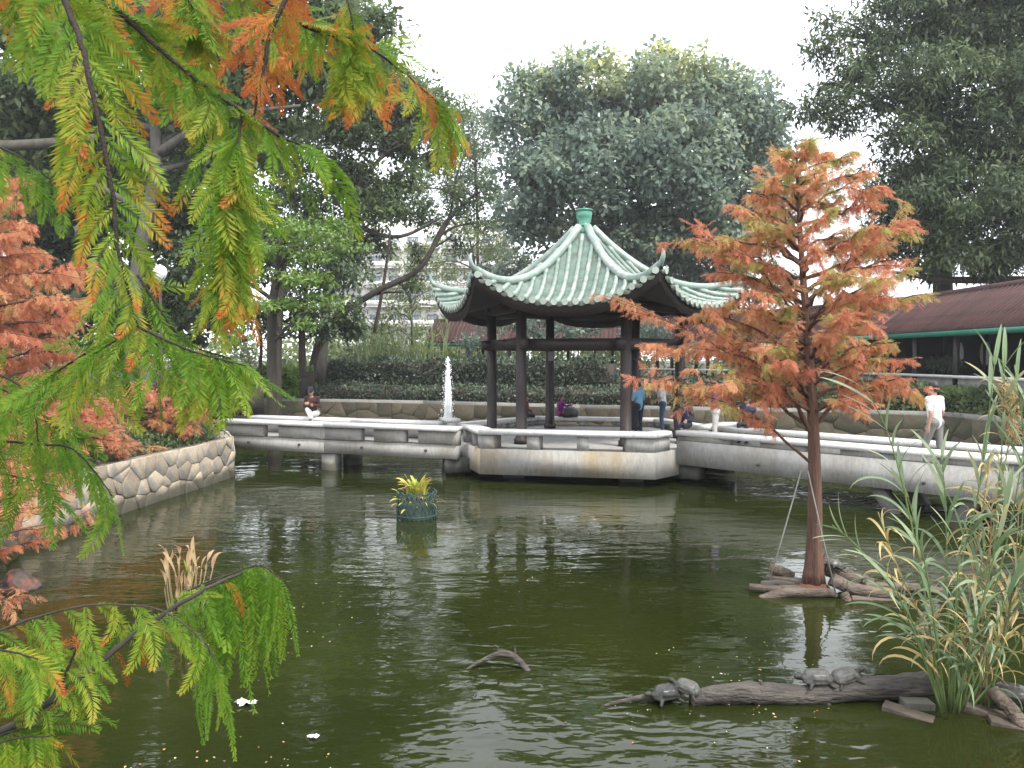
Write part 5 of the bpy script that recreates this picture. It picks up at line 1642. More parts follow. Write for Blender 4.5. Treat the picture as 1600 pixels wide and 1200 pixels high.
def person(label, loc, rz, J, top, bottom, scale=1.0, short=True, hair='short', cap_c=None, shoes=None, group=None, back=False):
    """J: joints in metres, facing +y"""
    caps = []
    g = lambda k: np.array(J[k], float)
    pel, ch, nk, hd = g('pelvis'), g('chest'), g('neck'), g('head')
    caps += [(pel + (-0.07, 0, 0), pel + (0.07, 0, 0), 0.125, 0.125, 'bottom', (1, 0.9)), (pel, lerp(pel, ch, 0.5), 0.13, 0.128, 'top'), (lerp(pel, ch, 0.3), ch, 0.128, 0.14, 'top'),
             (lerp(ch, g('shl'), 0.35), lerp(ch, g('shr'), 0.35), 0.125, 0.125, 'top'), (g('shl'), g('shr'), 0.066, 0.066, 'top'), (lerp(ch, nk, 0.75), nk, 0.06, 0.056, 'skin'), (nk, lerp(nk, hd, 0.5), 0.052, 0.055, 'skin')]
    up = nrm(hd - nk); fw = g('look'); fw = nrm(fw - up * np.dot(fw, up)); rt = np.cross(fw, up)
    caps += [(hd - up * 0.035 + fw * 0.012, hd + up * 0.035 - fw * 0.008, 0.072, 0.088, 'skin'), (hd - up * 0.085 + fw * 0.045, hd - up * 0.05 + fw * 0.035, 0.036, 0.05, 'skin'),
             (hd + fw * 0.088 + up * 0.005, hd + fw * 0.104 - up * 0.025, 0.010, 0.015, 'skin'), (hd + rt * 0.082, hd + rt * 0.086 - up * 0.03, 0.016, 0.012, 'skin'), (hd - rt * 0.082, hd - rt * 0.086 - up * 0.03, 0.016, 0.012, 'skin')]
    for s in 'lr':
        sh, el, wr = g('sh' + s), g('el' + s), g('wr' + s)
        caps.append((sh, el, 0.056, 0.044, 'top'))
        if short:
            caps[-1] = (sh, lerp(sh, el, 0.72), 0.062, 0.056, 'top')
            caps.append((lerp(sh, el, 0.6), el, 0.044, 0.040, 'skin')); caps.append((el, wr, 0.039, 0.027, 'skin'))
        else:
            caps.append((el, wr, 0.046, 0.034, 'top'))
        hdv = np.array(J.get('hd' + s, wr - el), float)
        hand(caps, wr, hdv, J.get('hs', (0, 1, 0)))
        hp_, kn, an = g('hp' + s), g('kn' + s), g('an' + s)
        caps.append((hp_, kn, 0.092, 0.062, 'bottom')); caps.append((kn, an, 0.060, 0.046, 'bottom'))
        to = g('to' + s)
        caps.append((an + (0, 0, -0.02), an + nrm(to - an) * 0.02 + (0, 0, -0.03), 0.042, 0.040, 'shoe')); caps.append((an + (0, 0, -0.04), to, 0.040, 0.034, 'shoe', (1.1, 0.9)))
    me = grown('body', caps, {'top': cloth('top_cloth', top), 'bottom': cloth('bottom_cloth', bottom), 'skin': SKIN, 'shoe': cloth('shoe_cloth', shoes) if shoes else SHOE})
    root = thing('person', label, 'person', loc, rz, group)
    root.scale = (scale,) * 3
    link('body', me, root)
    # hair: cap of hair shaped on the skull
    hc = [(hd + up * 0.045 - fw * 0.014, hd + up * 0.035 + fw * 0.022, 0.090, 0.080, 'hair'), (hd - fw * 0.040 + up * 0.02, hd - fw * 0.045 - up * 0.045, 0.078, 0.055, 'hair'), (hd + fw * 0.05 + up * 0.07, hd + fw * 0.062 + up * 0.055, 0.035, 0.028, 'hair')]
    if hair == 'long':
        hc += [(hd - fw * 0.06 - up * 0.02, hd - fw * 0.085 - up * 0.20, 0.06, 0.035, 'hair')]
    link('hair', grown('hair', hc, {'hair': HAIR}, 0.014, 1), root)
    for s in (-1, 1):
        e = MB(); capsule(e, hd + fw * 0.080 + rt * 0.031 * s + up * 0.008, hd + fw * 0.083 + rt * 0.031 * s + up * 0.008, 0.0095, 0.0095, 8); e.build('eye', HAIR, root, True)
    if cap_c:
        c = [(hd + up * 0.062 - fw * 0.01, hd + up * 0.060 + fw * 0.01, 0.098, 0.094, 'c'), (hd + up * 0.070 + fw * 0.08, hd + up * 0.052 + fw * 0.15, 0.03, 0.018, 'c', (2.2, 0.6))]
        link('cap', grown('cap', c, {'c': cloth('cap_cloth', cap_c)}, 0.012, 1), root)
    return root

def stand(lean=0.0, arms='down', stride=0.0):
    J = dict(pelvis=(0, 0, 0.93), chest=(0, 0.02 + lean, 1.27), neck=(0, 0.015 + lean, 1.45), head=(0, 0.03 + lean, 1.60), look=(0, 1, -0.1), shl=(-0.175, lean, 1.38), shr=(0.175, lean, 1.38),
             hpl=(-0.09, 0, 0.88), hpr=(0.09, 0, 0.88), knl=(-0.10, 0.03 + stride, 0.48), knr=(0.10, 0.03 - stride * 0.6, 0.48), anl=(-0.10, stride * 1.1, 0.09), anr=(0.10, -stride * 1.4, 0.11 if stride else 0.09),
             tol=(-0.12, 0.15 + stride * 1.1, 0.038), tor=(0.12, 0.15 - stride * 1.4, 0.038))
    if arms == 'down':
        J.update(ell=(-0.235, -0.03 - stride * 0.5, 1.11), elr=(0.235, -0.03 + stride * 0.5, 1.11), wrl=(-0.25, 0.05 - stride, 0.87), wrr=(0.25, 0.05 + stride, 0.87))
    elif arms == 'front':
        J.update(ell=(-0.22, 0.03, 1.12), elr=(0.22, 0.03, 1.12), wrl=(-0.10, 0.24, 1.14), wrr=(0.10, 0.24, 1.16), hs=(0, 0, 1))
    elif arms == 'out':
        J.update(ell=(-0.22, 0.06, 1.14), elr=(0.22, 0.20, 1.24), wrl=(-0.14, 0.26, 1.02), wrr=(0.18, 0.44, 1.26), hs=(0, 0, 1))
    return J

def sit(bow=0.3, cross=False, arms='lap', legs='down'):
    """origin on the seat; seat top at z = 0"""
    J = dict(pelvis=(0, 0, 0.12), chest=(0, 0.06 * bow / 0.3, 0.46), neck=(0, 0.10 * bow / 0.3, 0.63), head=(0, 0.10 * bow / 0.3 + 0.05, 0.765), look=(0, 1, -0.75 * bow / 0.3), shl=(-0.175, 0.07 * bow / 0.3, 0.57), shr=(0.175, 0.07 * bow / 0.3, 0.57),
             hpl=(-0.09, 0.02, 0.10), hpr=(0.09, 0.02, 0.10))
    if legs == 'down':
        J.update(knl=(-0.11, 0.43, 0.10), knr=(0.11, 0.43, 0.10), anl=(-0.11, 0.42, -0.34), anr=(0.11, 0.42, -0.34), tol=(-0.12, 0.56, -0.385), tor=(0.12, 0.56, -0.385))
    if cross:
        J.update(knr=(0.02, 0.42, 0.25), anr=(-0.16, 0.62, 0.02), tor=(-0.19, 0.72, -0.08))
    if legs == 'folded':
        J.update(knl=(-0.30, 0.28, 0.09), knr=(0.30, 0.28, 0.09), anl=(0.06, 0.34, 0.055), anr=(-0.08, 0.26, 0.075), tol=(0.16, 0.36, 0.045), tor=(-0.18, 0.28, 0.05))
    if arms == 'lap': J.update(ell=(-0.23, 0.06, 0.32), elr=(0.23, 0.06, 0.32), wrl=(-0.12, 0.26, 0.24), wrr=(0.12, 0.26, 0.24), hs=(0, 0, 1))
    if arms == 'fold': J.update(ell=(-0.24, 0.10, 0.33), elr=(0.24, 0.10, 0.33), wrl=(0.02, 0.25, 0.40), wrr=(-0.03, 0.27, 0.36), hs=(0, 0, 1))
    if arms == 'reach': J.update(ell=(-0.22, 0.14, 0.40), elr=(0.22, 0.16, 0.42), wrl=(-0.16, 0.36, 0.42), wrr=(0.15, 0.38, 0.46), hs=(0, 0, 1))
    return J

person('person in dark brown jacket and pale trousers sitting cross-legged on the bridge bench', (-5.93, 22.90, SEAT), R(172), sit(0.42, True, 'fold'), (0.055, 0.022, 0.020), (0.72, 0.70, 0.66), 1.0, False, cap_c=(0.02, 0.022, 0.03))
SB = 1.10
person('child in dark red top sitting cross-legged on the back bench of the pavilion', (0.42, 25.42, SB), R(-80), sit(0.15, False, 'lap', 'folded'), (0.20, 0.012, 0.022), (0.02, 0.022, 0.04), 0.86, False, 'long')
person('child in bright purple jacket sitting on the back bench beside a pavilion column', (1.60, 25.62, SB), R(-75), sit(0.12, False, 'reach', 'folded'), (0.25, 0.018, 0.22), (0.26, 0.03, 0.20), 0.86, False, 'long')
person('person in light blue shirt and dark striped trousers standing inside the pavilion', (3.62, 21.9, DECK), R(35), stand(0.0, 'front'), (0.16, 0.36, 0.52), (0.014, 0.016, 0.03), 0.94, True)
person('person in white shirt and blue jeans standing next to the one in light blue', (4.42, 22.5, DECK), R(75), stand(0.02, 'out'), (0.70, 0.72, 0.74), (0.04, 0.065, 0.13), 0.95, True)
person('person in black clothes standing behind the pavilion column at the bridge end', (4.95, 23.0, DECK), R(100), stand(0.0, 'down'), (0.025, 0.025, 0.035), (0.02, 0.022, 0.04), 0.93, False)
person('person in purple top and pale trousers standing at the bridge end behind the orange cypress', (5.15, 19.35, DECK), R(70), stand(0.0, 'front'), (0.13, 0.075, 0.26), (0.58, 0.56, 0.52), 0.95, True)
person('person in navy clothes sitting at the bridge end left of the purple top', (4.62, 20.35, SEAT - 0.10), R(150), sit(0.35, False, 'lap'), (0.02, 0.03, 0.07), (0.02, 0.024, 0.04), 0.9, False)
person('person in dark slate jacket sitting on the far bridge bench right of the purple top', (6.05, 19.55, SEAT), R(140), sit(0.4, False, 'lap'), (0.045, 0.05, 0.085), (0.02, 0.022, 0.035), 0.92, False)
person('person in white T-shirt and grey trousers walking along the bridge', (8.42, 15.25, DECK), R(25), stand(0.02, 'down', 0.10), (0.80, 0.80, 0.80), (0.22, 0.215, 0.20), 1.03, True)
person('small far-off person in orange-red jacket sitting at the walkway end', (-5.25, 51.75, 2.43), R(-60), sit(0.15, False, 'lap'), (0.62, 0.07, 0.03), (0.05, 0.05, 0.06), 1.0, False)

# the bag on the pavilion bench
bg = MB(); bg.lathe([(0.001, 0.0), (0.22, 0.0), (0.25, 0.10), (0.22, 0.24), (0.12, 0.33), (0.001, 0.35)], k=14)
bag = thing('backpack', 'black backpack lying inside the pavilion near the purple jacket', 'bag', (1.93, 25.50, SB), 0.4)
bg.V = [v * (1.25, 0.75, 1.0) for v in bg.V]
bg.build('sack', SHOE, bag, True)
hb = MB(); hb.tube(np.array([(0.07 * math.cos(a), 0.0, 0.31 + 0.09 * math.sin(a)) for a in np.linspace(0, math.pi, 9)]), 0.013, 6); hb.build('handle', SHOE, bag, True)

# ------------------------------------------------------------------ logs, rafts, turtles
def log(name, label, pts, radii, mat, cat='log', seed=1, parent=None, stubs=(), end=True, k=14):
    r = np.random.default_rng(seed)
    P = spline(np.array([at(*p) for p in pts]), 12 * len(pts))
    rad = np.interp(np.linspace(0, 1, len(P)), np.linspace(0, 1, len(radii)), radii)
    rad = rad * (1 + r.normal(0, 0.018, len(P)))
    P[1:-1] += r.normal(0, rad.mean() * 0.025, (len(P) - 2, 3))
    o0 = P[0].copy() if parent is None else np.zeros(3)
    mb = MB(); mb.tube(P - o0, rad, k, False)
    # knots, ridges and hollows along the bark
    Vb = mb.V[0].reshape(len(P), k, 3); ctr_ = (P - o0)[:, None, :]
    aa = np.linspace(0, 2 * math.pi, k, endpoint=False)[None, :]; tt = np.linspace(0, 1, len(P))[:, None] * np.linalg.norm(P[-1] - P[0])
    f = 1 + 0.04 * np.sin(aa * 3 + tt * 9 + seed) + 0.022 * np.sin(aa * 5 - tt * 17 + seed * 2) + 0.02 * np.sin(tt * 31 + aa) + r.normal(0, 0.02, (len(P), k))
    mb.V[0] = (ctr_ + (Vb - ctr_) * f[:, :, None]).reshape(-1, 3)
    if parent is None:
        root = thing(name, label, cat, tuple(o0))
        mb.build('bark', mat, root, True)
        par = root
    else:
        par = mb.build(name, mat, parent, True); root = par
    for ep, d, rr in ((P[0], P[0] - P[1], rad[0]), (P[-1], P[-1] - P[-2], rad[-1])):
        d = nrm(d)
        e = MB(); e.tube(np.array([ep - d * 0.01, ep + d * 0.004]) - o0, [rr * 0.985, rr * 0.93], k); e.build('sawn_end', M['log_end'], par)
    for (t, dx, dy, dz, ln, rr) in stubs:
        i = int(t * (len(P) - 1))
        d = nrm((dx, dy, dz))
        s = MB(); s.tube(np.array([P[i], P[i] + d * ln * 0.6 + (0.01, 0, 0.01), P[i] + d * ln]) - o0, [rr, rr * 0.8, rr * 0.5], 8); s.build('stub', mat, par, True)
    return root

log('fallen_log', 'long weathered grey log lying on the water with turtles basking on it', [(1080, 1092, 6.70), (1160, 1082, 6.72), (1250, 1086, 6.74), (1330, 1078, 6.76), (1452, 1068, 6.80)], [0.068, 0.095, 0.088, 0.10, 0.105], M['log'], seed=3, k=18,
    stubs=[(0.33, 0.1, -0.2, 1, 0.13, 0.02), (0.62, 0.2, -0.5, -0.6, 0.14, 0.03)])
log('driftwood', 'thin dark driftwood tip poking out of the water left of the turtle log', [(945, 1102, 6.6), (980, 1094, 6.66), (1015, 1089, 6.72), (1085, 1092, 6.9)], [0.010, 0.018, 0.028, 0.035], M['log'], seed=4)
log('driftwood', 'arched grey driftwood branch rising from the open water', [(722, 1050, 7.45), (762, 1028, 7.5), (788, 1021, 7.5), (808, 1030, 7.47), (828, 1052, 7.42), (845, 1075, 7.35)], [0.009, 0.024, 0.036, 0.033, 0.027, 0.022], M['log'], seed=5,
    stubs=[(0.33, -0.4, 0, 1, 0.10, 0.016), (0.55, 0.1, 0, 1, 0.09, 0.015)])

SHELL = surf('dull_turtle_shell', (0.115, 0.112, 0.10), (0.03, 0.03, 0.027), 26, 0.35, 0.4, 30)
TSKIN = surf('dark_turtle_skin', (0.03, 0.031, 0.023), (0.014, 0.015, 0.011), 30, 0.6)
SHELL_DARK = surf('wet_turtle_shell', (0.05, 0.049, 0.045), (0.015, 0.015, 0.013), 26, 0.22, 0.4, 30)
def turtle(label, p, rz, s=1.0, tilt=0.0, shell=None):
    shell = shell or SHELL
    caps = [((-0.055, 0, 0.05), (0.05, 0, 0.05), 0.060, 0.056, 'shell', (1.25, 0.72)), ((-0.035, 0, 0.060), (0.03, 0, 0.064), 0.066, 0.062, 'shell', (1.2, 0.85)), ((-0.06, 0, 0.035), (0.06, 0, 0.035), 0.05, 0.05, 'shell', (1.5, 0.4)),
            ((0.09, 0, 0.045), (0.135, 0, 0.065), 0.018, 0.016, 'skin'), ((0.135, 0, 0.066), (0.158, 0, 0.068), 0.022, 0.016, 'skin')]
    for sx, sy in ((0.075, 0.07), (0.075, -0.07), (-0.08, 0.065), (-0.08, -0.065)):
        caps.append(((sx * 0.8, sy * 0.8, 0.025), (sx * 1.2, sy * 1.3, 0.010), 0.016, 0.011, 'skin'))
    caps.append(((-0.10, 0, 0.03), (-0.145, 0, 0.018), 0.012, 0.005, 'skin'))
    t = thing('turtle', label, 'turtle', tuple(p), rz, 'turtles basking on the logs')
    t.rotation_euler = (0, tilt, rz)
    s *= 1.18
    t.scale = (s, s, s)
    b = link('body', grown('turtle_body', caps, {'shell': shell, 'skin': TSKIN}, 0.0065, 2), t)
    # raised scutes on the shell
    sc = MB()
    for (x, y) in [(-0.07, 0), (-0.025, 0), (0.02, 0), (0.062, 0)] + [(x, y) for x in (-0.05, 0.0, 0.045) for y in (-0.042, 0.042)]:
        z = 0.05 + 0.062 * math.sqrt(max(0.05, 1 - (x / 0.135) ** 2 - (y / 0.092) ** 2)) * 0.86
        sc.lathe([(0.022, z - 0.014), (0.017, z - 0.003), (0.001, z - 0.001)], (x, y, 0), 6)
    sc.build('scutes', shell, b)['kind'] = 'stuff'
    return t
def onlog(px, py, Y): return at(px, py, Y)
turtle('turtle on the log end nearest the open water, dark and wet', at(1040, 1094, 6.72), R(200), 1.05, shell=SHELL_DARK)
turtle('turtle second along the log from the open water, perched at its tip', at(1072, 1083, 6.72), R(150), 0.9, -0.15)
turtle('grey domed turtle on the middle of the long log, third from the open water', at(1276, 1070, 6.76), R(185), 1.05)
turtle('grey turtle stretching its neck on the long log, nearest the reeds', at(1322, 1067, 6.78), R(10), 1.0, -0.2)
turtle('large black turtle among the planks beside the leaning log under the reeds', at(1580, 1100, 6.55), R(150), 1.3, shell=SHELL_DARK)
turtle('small turtle on the thick slanted log behind the orange cypress trunk', at(1303, 889, 9.95), R(20), 0.9, 0.4)

raft = thing('log_raft', 'raft of bleached logs and planks around the foot of the orange cypress', 'raft', tuple(at(1270, 935, 9.9) * (1, 1, 0)))
ro = np.array(raft.location)
def rlog(pts, radii, mat, seed, nm='raft_log'):
    o = log(nm, None, pts, radii, mat, parent=raft, seed=seed)
    o.location = tuple(-ro)
    return o
rlog([(1188, 937, 9.75), (1222, 927, 9.75), (1262, 926, 9.72), (1304, 926, 9.72)], [0.055, 0.062, 0.06, 0.05], M['log_pale'], 1)
rlog([(1299, 905, 9.85), (1333, 920, 9.75), (1396, 930, 9.7)], [0.09, 0.08, 0.07], M['log_pale'], 2)
rlog([(1280, 877, 10.2), (1318, 899, 10.1), (1362, 915, 10.0)], [0.12, 0.11, 0.09], M['log_pale'], 3)
rlog([(1352, 916, 9.9), (1420, 917, 9.9), (1475, 925, 9.9)], [0.05, 0.055, 0.05], M['log_pale'], 4)
rlog([(1330, 936, 9.65), (1398, 942, 9.6)], [0.05, 0.045], M['log_pale'], 5)
rlog([(1318, 928, 9.66), (1326, 944, 9.6), (1334, 966, 9.5)], [0.06, 0.055, 0.05], M['log_pale'], 6)
rlog([(1206, 888, 10.2), (1222, 893, 10.2), (1238, 900, 10.2)], [0.07, 0.07, 0.06], M['log_pale'], 7)
rlog([(1190, 913, 10.0), (1225, 913, 10.0), (1262, 922, 10.0)], [0.05, 0.05, 0.05], M['log'], 8)
for (a, b, c, sz, rz) in ((1205, 925, 9.9, (0.55, 0.14, 0.05), -0.3), (1228, 905, 10.1, (0.5, 0.13, 0.05), -0.5), (1250, 925, 9.9, (0.5, 0.2, 0.06), 0.2)):
    m = MB(); p = at(a, b, c) - ro; m.box((p[0], p[1], max(0.06, p[2])), sz, rz, bevel=0.006); m.build('plank', M['plank'], raft)
m = MB(); m.lathe([(0.001, 0.14), (0.16, 0.12), (0.23, 0.05), (0.27, -0.05)], (IB[0] - ro[0], IB[1] - ro[1], 0), 18); m.build('litter_mound', surf('red_needle_litter', (0.16, 0.055, 0.03), (0.06, 0.03, 0.02), 30, 0.95, 0.6, 60), raft)
for i, (a, b) in enumerate((((1252, 735, 9.93), (1203, 905, 9.6)), ((1262, 735, 9.93), (1306, 928, 9.6)), ((1264, 735, 10.0), (1272, 880, 10.5)))):
    m = MB(); m.tube(np.array([at(*a), lerp(at(*a), at(*b), 0.5) - (0, 0, 0.015), at(*b)]) - ro, 0.009, 6); m.build('guy_rope', M['rope'], raft, True)

rr_ = thing('plank_raft', 'dark plank raft with a concrete block under the tall reeds', 'raft', tuple(at(1490, 1125, 6.4) * (1, 1, 0)))
ro2 = np.array(rr_.location)
def plank(pa, pb, w, th, mat=M['plank'], nm='plank'):
    a = at(*pa) - ro2; b = at(*pb) - ro2
    d = b - a; L = np.linalg.norm(d)
    m = MB(); m.box((0, 0, 0), (L, w, th), 0, bevel=0.006)
    o = m.build(nm, mat, rr_)
    X = nrm(d); Y = nrm(np.cross((0, 0, 1), X)); Z = np.cross(X, Y); c = (a + b) / 2
    o.matrix_local = Matrix(((X[0], Y[0], Z[0], c[0]), (X[1], Y[1], Z[1], c[1]), (X[2], Y[2], Z[2], c[2]), (0, 0, 0, 1)))
plank((1380, 1102, 6.62), (1475, 1134, 6.35), 0.16, 0.05)
plank((1410, 1112, 6.75), (1560, 1122, 6.75), 0.30, 0.05)
plank((1495, 1100, 6.6), (1572, 1122, 6.45), 0.13, 0.06)
plank((1545, 1125, 6.35), (1640, 1150, 6.2), 0.14, 0.05)
plank((1480, 1140, 6.35), (1600, 1140, 6.35), 0.25, 0.05)
plank((1560, 1105, 6.7), (1680, 1110, 6.7), 0.22, 0.05)
plank((1410, 1101, 6.62), (1455, 1103, 6.62), 0.14, 0.09, M['concrete'], 'concrete_block')
lg = log('leaning_log', None, [(1550, 1078, 6.5), (1580, 1110, 6.35), (1612, 1155, 6.2)], [0.055, 0.06, 0.06], M['log_pale'], parent=rr_, seed=9); lg.location = tuple(-ro2)

# ------------------------------------------------------------------ tall reeds
M['reed_leaf'] = leaf_mat('reed_leaf', [(0.0, (0.08, 0.15, 0.06)), (0.4, (0.17, 0.235, 0.125)), (0.62, (0.29, 0.33, 0.20)), (0.8, (0.46, 0.36, 0.13)), (1.0, (0.48, 0.34, 0.19))], 0.45, 0.4, 0.35, jitter=0.08)
def blade_mesh(L, w, bend, tint, seed, n=9, twist=0.5, tip_t=0.15):
    """arching strap leaf, local x out, z up, with a folded midrib"""
    r = np.random.default_rng(seed)
    V, T = [], []
    x = z = 0.0
    for i in range(n + 1):
        t = i / n
        a = R(62) - bend * t ** 1.25
        ww = w * (math.sin(math.pi * min(1, 0.16 + 0.84 * t)) ** 0.7 if t < 1 else 0.02) * 0.5 + 0.0004
        tw = twist * t
        V += [(x - ww * math.sin(tw) * 0.0, -ww * math.cos(tw), z + ww * math.sin(tw) + ww * 0.25), (x, 0, z), (x, ww * math.cos(tw), z - ww * math.sin(tw) + ww * 0.25)]
        T += [tint + tip_t * t * t] * 3
        x += math.cos(a) * L / n; z += math.sin(a) * L / n
    Q = []
    for i in range(n):
        b = 3 * i
        Q += [(b, b + 3, b + 4, b + 1), (b + 1, b + 4, b + 5, b + 2)]
    return make_mesh('leaf', np.array(V), np.array(Q), M['reed_leaf'], True, tint=np.array(T))
BL = [blade_mesh(1.0, 0.062, 1.3 + 0.28 * i, 0.1 + 0.08 * i, 400 + i, twist=0.3 + 0.2 * i) for i in range(6)]
BD = [blade_mesh(1.0, 0.05, 2.0 + 0.3 * i, 0.75 + 0.06 * i, 420 + i, twist=0.8) for i in range(3)]
SPR = [blade_mesh(1.0, 0.078, 0.3 + 0.2 * i, 0.3 + 0.12 * i, 440 + i, twist=0.4) for i in range(3)]   # young leaves stand like spears
reed = thing('reed_clump', 'tall clump of giant reeds with arching strap leaves rising from the plank raft', 'reeds', tuple(at(1500, 1118, 6.45) * (1, 1, 0)))
ro3 = np.array(reed.location)
r_ = np.random.default_rng(33)
leaf_cores = [((1470, 1110, 6.45), (1440, 900, 6.5), (1395, 700, 6.5), (1345, 590, 6.5), 'g'), ((1490, 1105, 6.5), (1500, 900, 6.6), (1530, 760, 6.6), (1560, 520, 6.6), 'g'), ((1500, 1110, 6.5), (1560, 900, 6.5), (1590, 760, 6.4), (1612, 610, 6.4), 'g'),
         ((1478, 1112, 6.4), (1462, 990, 6.3), (1445, 880, 6.2), (1425, 830, 6.2), 'g'), ((1485, 1112, 6.4), (1492, 980, 6.3), (1498, 880, 6.25), (1510, 810, 6.25), 'g'), ((1472, 1114, 6.4), (1440, 1020, 6.4), (1412, 950, 6.4), (1385, 880, 6.4), 'g'),
         ((1490, 1114, 6.35), (1530, 960, 6.2), (1560, 840, 6.1), (1580, 740, 6.1), 'g'), ((1510, 1108, 6.6), (1590, 950, 6.6), (1640, 820, 6.6), (1660, 680, 6.6), 'g'), ((1475, 1108, 6.6), (1450, 960, 6.8), (1430, 820, 6.9), (1400, 720, 7.0), 'g'),
         ((1530, 1105, 6.6), (1540, 900, 6.6), (1575, 700, 6.6), (1590, 610, 6.6), 'd'), ((1540, 1105, 6.6), (1545, 950, 6.6), (1548, 830, 6.6), (1552, 760, 6.6), 'd'),
         ((1520, 1100, 6.7), (1560, 1000, 6.7), (1600, 900, 6.6), (1625, 840, 6.6), 'd'), ((1475, 1112, 6.4), (1420, 960, 6.5), (1345, 860, 6.6), (1300, 820, 6.6), 'g'), ((1495, 1110, 6.5), (1515, 1000, 6.5), (1530, 900, 6.5), (1540, 850, 6.5), 'g'),
         ((1505, 1108, 6.45), (1545, 1010, 6.35), (1575, 930, 6.3), (1600, 890, 6.3), 'g'), ((1498, 1114, 6.35), (1505, 1060, 6.3), (1520, 1000, 6.25), (1528, 960, 6.25), 'g'),
         ((1515, 1108, 6.55), (1570, 1040, 6.5), (1610, 960, 6.4), (1630, 910, 6.4), 'g'), ((1484, 1108, 6.6), (1480, 940, 6.7), (1478, 800, 6.8), (1470, 700, 6.8), 'g'), ((1508, 1104, 6.6), (1512, 960, 6.6), (1535, 800, 6.6), (1545, 720, 6.6), 'd'), ((1530, 1104, 6.6), (1552, 860, 6.6), (1566, 690, 6.6), (1570, 545, 6.6), 'g'), ((1545, 1104, 6.5), (1590, 880, 6.5), (1600, 700, 6.5), (1585, 570, 6.5), 'g'), ((1522, 1104, 6.6), (1570, 980, 6.6), (1588, 860, 6.5), (1592, 760, 6.5), 'd'), ((1470, 1108, 6.5), (1452, 1000, 6.5), (1400, 880, 6.5), (1372, 800, 6.5), 'd')]
for si, (a, b, c, d, kd) in enumerate(leaf_cores):
    P = spline([at(*q) for q in (a, b, c, d)], 16)
    m = MB(); m.tube(P - ro3, np.linspace(0.010 if kd == 'g' else 0.008, 0.0035, 16), 7)
    st = m.build('stem', M['stem_green'] if kd == 'g' else M['stem_dry'], reed, True)
    L = np.linalg.norm(P[-1] - P[0])
    nlv = int(7 + L * 5.2)
    ph = r_.uniform(0, 6)
    for k in range(nlv):
        t = 0.12 + 0.88 * (k + 0.5) / nlv
        j = min(14, int(t * 15))
        p = P[j] - ro3
        T = nrm(P[j + 1] - P[j])
        az = ph + k * math.pi + r_.uniform(-0.7, 0.7)
        ref = nrm(np.cross(T, (0.3, 1, 0.1))); oth = np.cross(T, ref)
        X = nrm(ref * math.cos(az) + oth * math.sin(az))
        Z = T
        Y = nrm(np.cross(Z, X)); X = np.cross(Y, Z)
        s = r_.uniform(0.36, 0.66) * (1.1 - 0.35 * t)
        spear = kd == 'g' and t > 0.62
        if spear: s *= 0.95
        me = SPR[int(r_.integers(3))] if spear else BD[int(r_.integers(3))] if (kd == 'd' or r_.random() < 0.08 + 0.22 * (t < 0.3)) else BL[int(r_.integers(6))]
        link('leaf', me, st, mat4=Matrix(((X[0] * s, Y[0] * s, Z[0] * s, p[0]), (X[1] * s, Y[1] * s, Z[1] * s, p[1]), (X[2] * s, Y[2] * s, Z[2] * s, p[2]), (0, 0, 0, 1))))
# feathery seed plume
pc = at(1578, 640, 6.6)
Vp, Fp, Tp = leaf_cloud(np.array([pc + (0.01 * k, 0, -0.07 * k) for k in range(-3, 4)]), np.full(7, 0.07), 110, 0.06, 0.12, r_, 1.0, np.full(7, 0.95), droop=0.3)
link('seed_plume', make_mesh('seed_plume', Vp - ro3, Fp, M['reed_leaf'], tint=Tp), reed)

# ------------------------------------------------------------------ planter basket, withered plant, fountain, lamp, small things
pb = at(651, 810, 14.65); pb[2] = 0
bk = thing('planter_basket', 'green plastic lattice basket of yellow-green plants standing in the pond', 'planter', tuple(pb))
M['plastic'] = surf('dull_green_plastic', (0.03, 0.068, 0.06), (0.018, 0.04, 0.037), 8, 0.5)
m = MB()
RB, HB = 0.375, 0.50
for k in range(26):
    a0 = k / 26 * 2 * math.pi
    for sg in (-1, 1):
        m.tube(np.array([(RB * math.cos(a0 + sg * t * 0.72), RB * math.sin(a0 + sg * t * 0.72), -0.1 + t * (HB + 0.1)) for t in np.linspace(0, 1, 7)]), 0.009, 5)
m.build('lattice', M['plastic'], bk, True)['kind'] = 'stuff'
for z in (0.06, HB):
    m = MB(); m.tube(np.array([(RB * math.cos(a), RB * math.sin(a), z + (0.02 * math.sin(a * 13) if z > 0.2 else 0)) for a in np.linspace(0, 2 * math.pi, 60)]), 0.013, 6); m.build('hoop', M['plastic'], bk, True)
m = MB(); m.lathe([(0.001, 0.30), (0.30, 0.27), (0.31, -0.1)], k=20); m.build('soil_bag', surf('dark_green_bag', (0.03, 0.055, 0.04), (0.02, 0.035, 0.028), 10, 0.8), bk, True)
M['croton'] = leaf_mat('yellow_croton_leaf', [(0, (0.16, 0.26, 0.04)), (0.5, (0.36, 0.38, 0.06)), (0.8, (0.5, 0.42, 0.08)), (1, (0.5, 0.2, 0.1))], 0.4, 0.4, 0.35, jitter=0.3)
cm = []
for i in range(4):
    me = blade_mesh(1.0, 0.16, 1.0 + 0.3 * i, 0.35 + 0.1 * i, 500 + i, tip_t=0.3); me.materials.clear(); me.materials.append(M['croton']); cm.append(me)
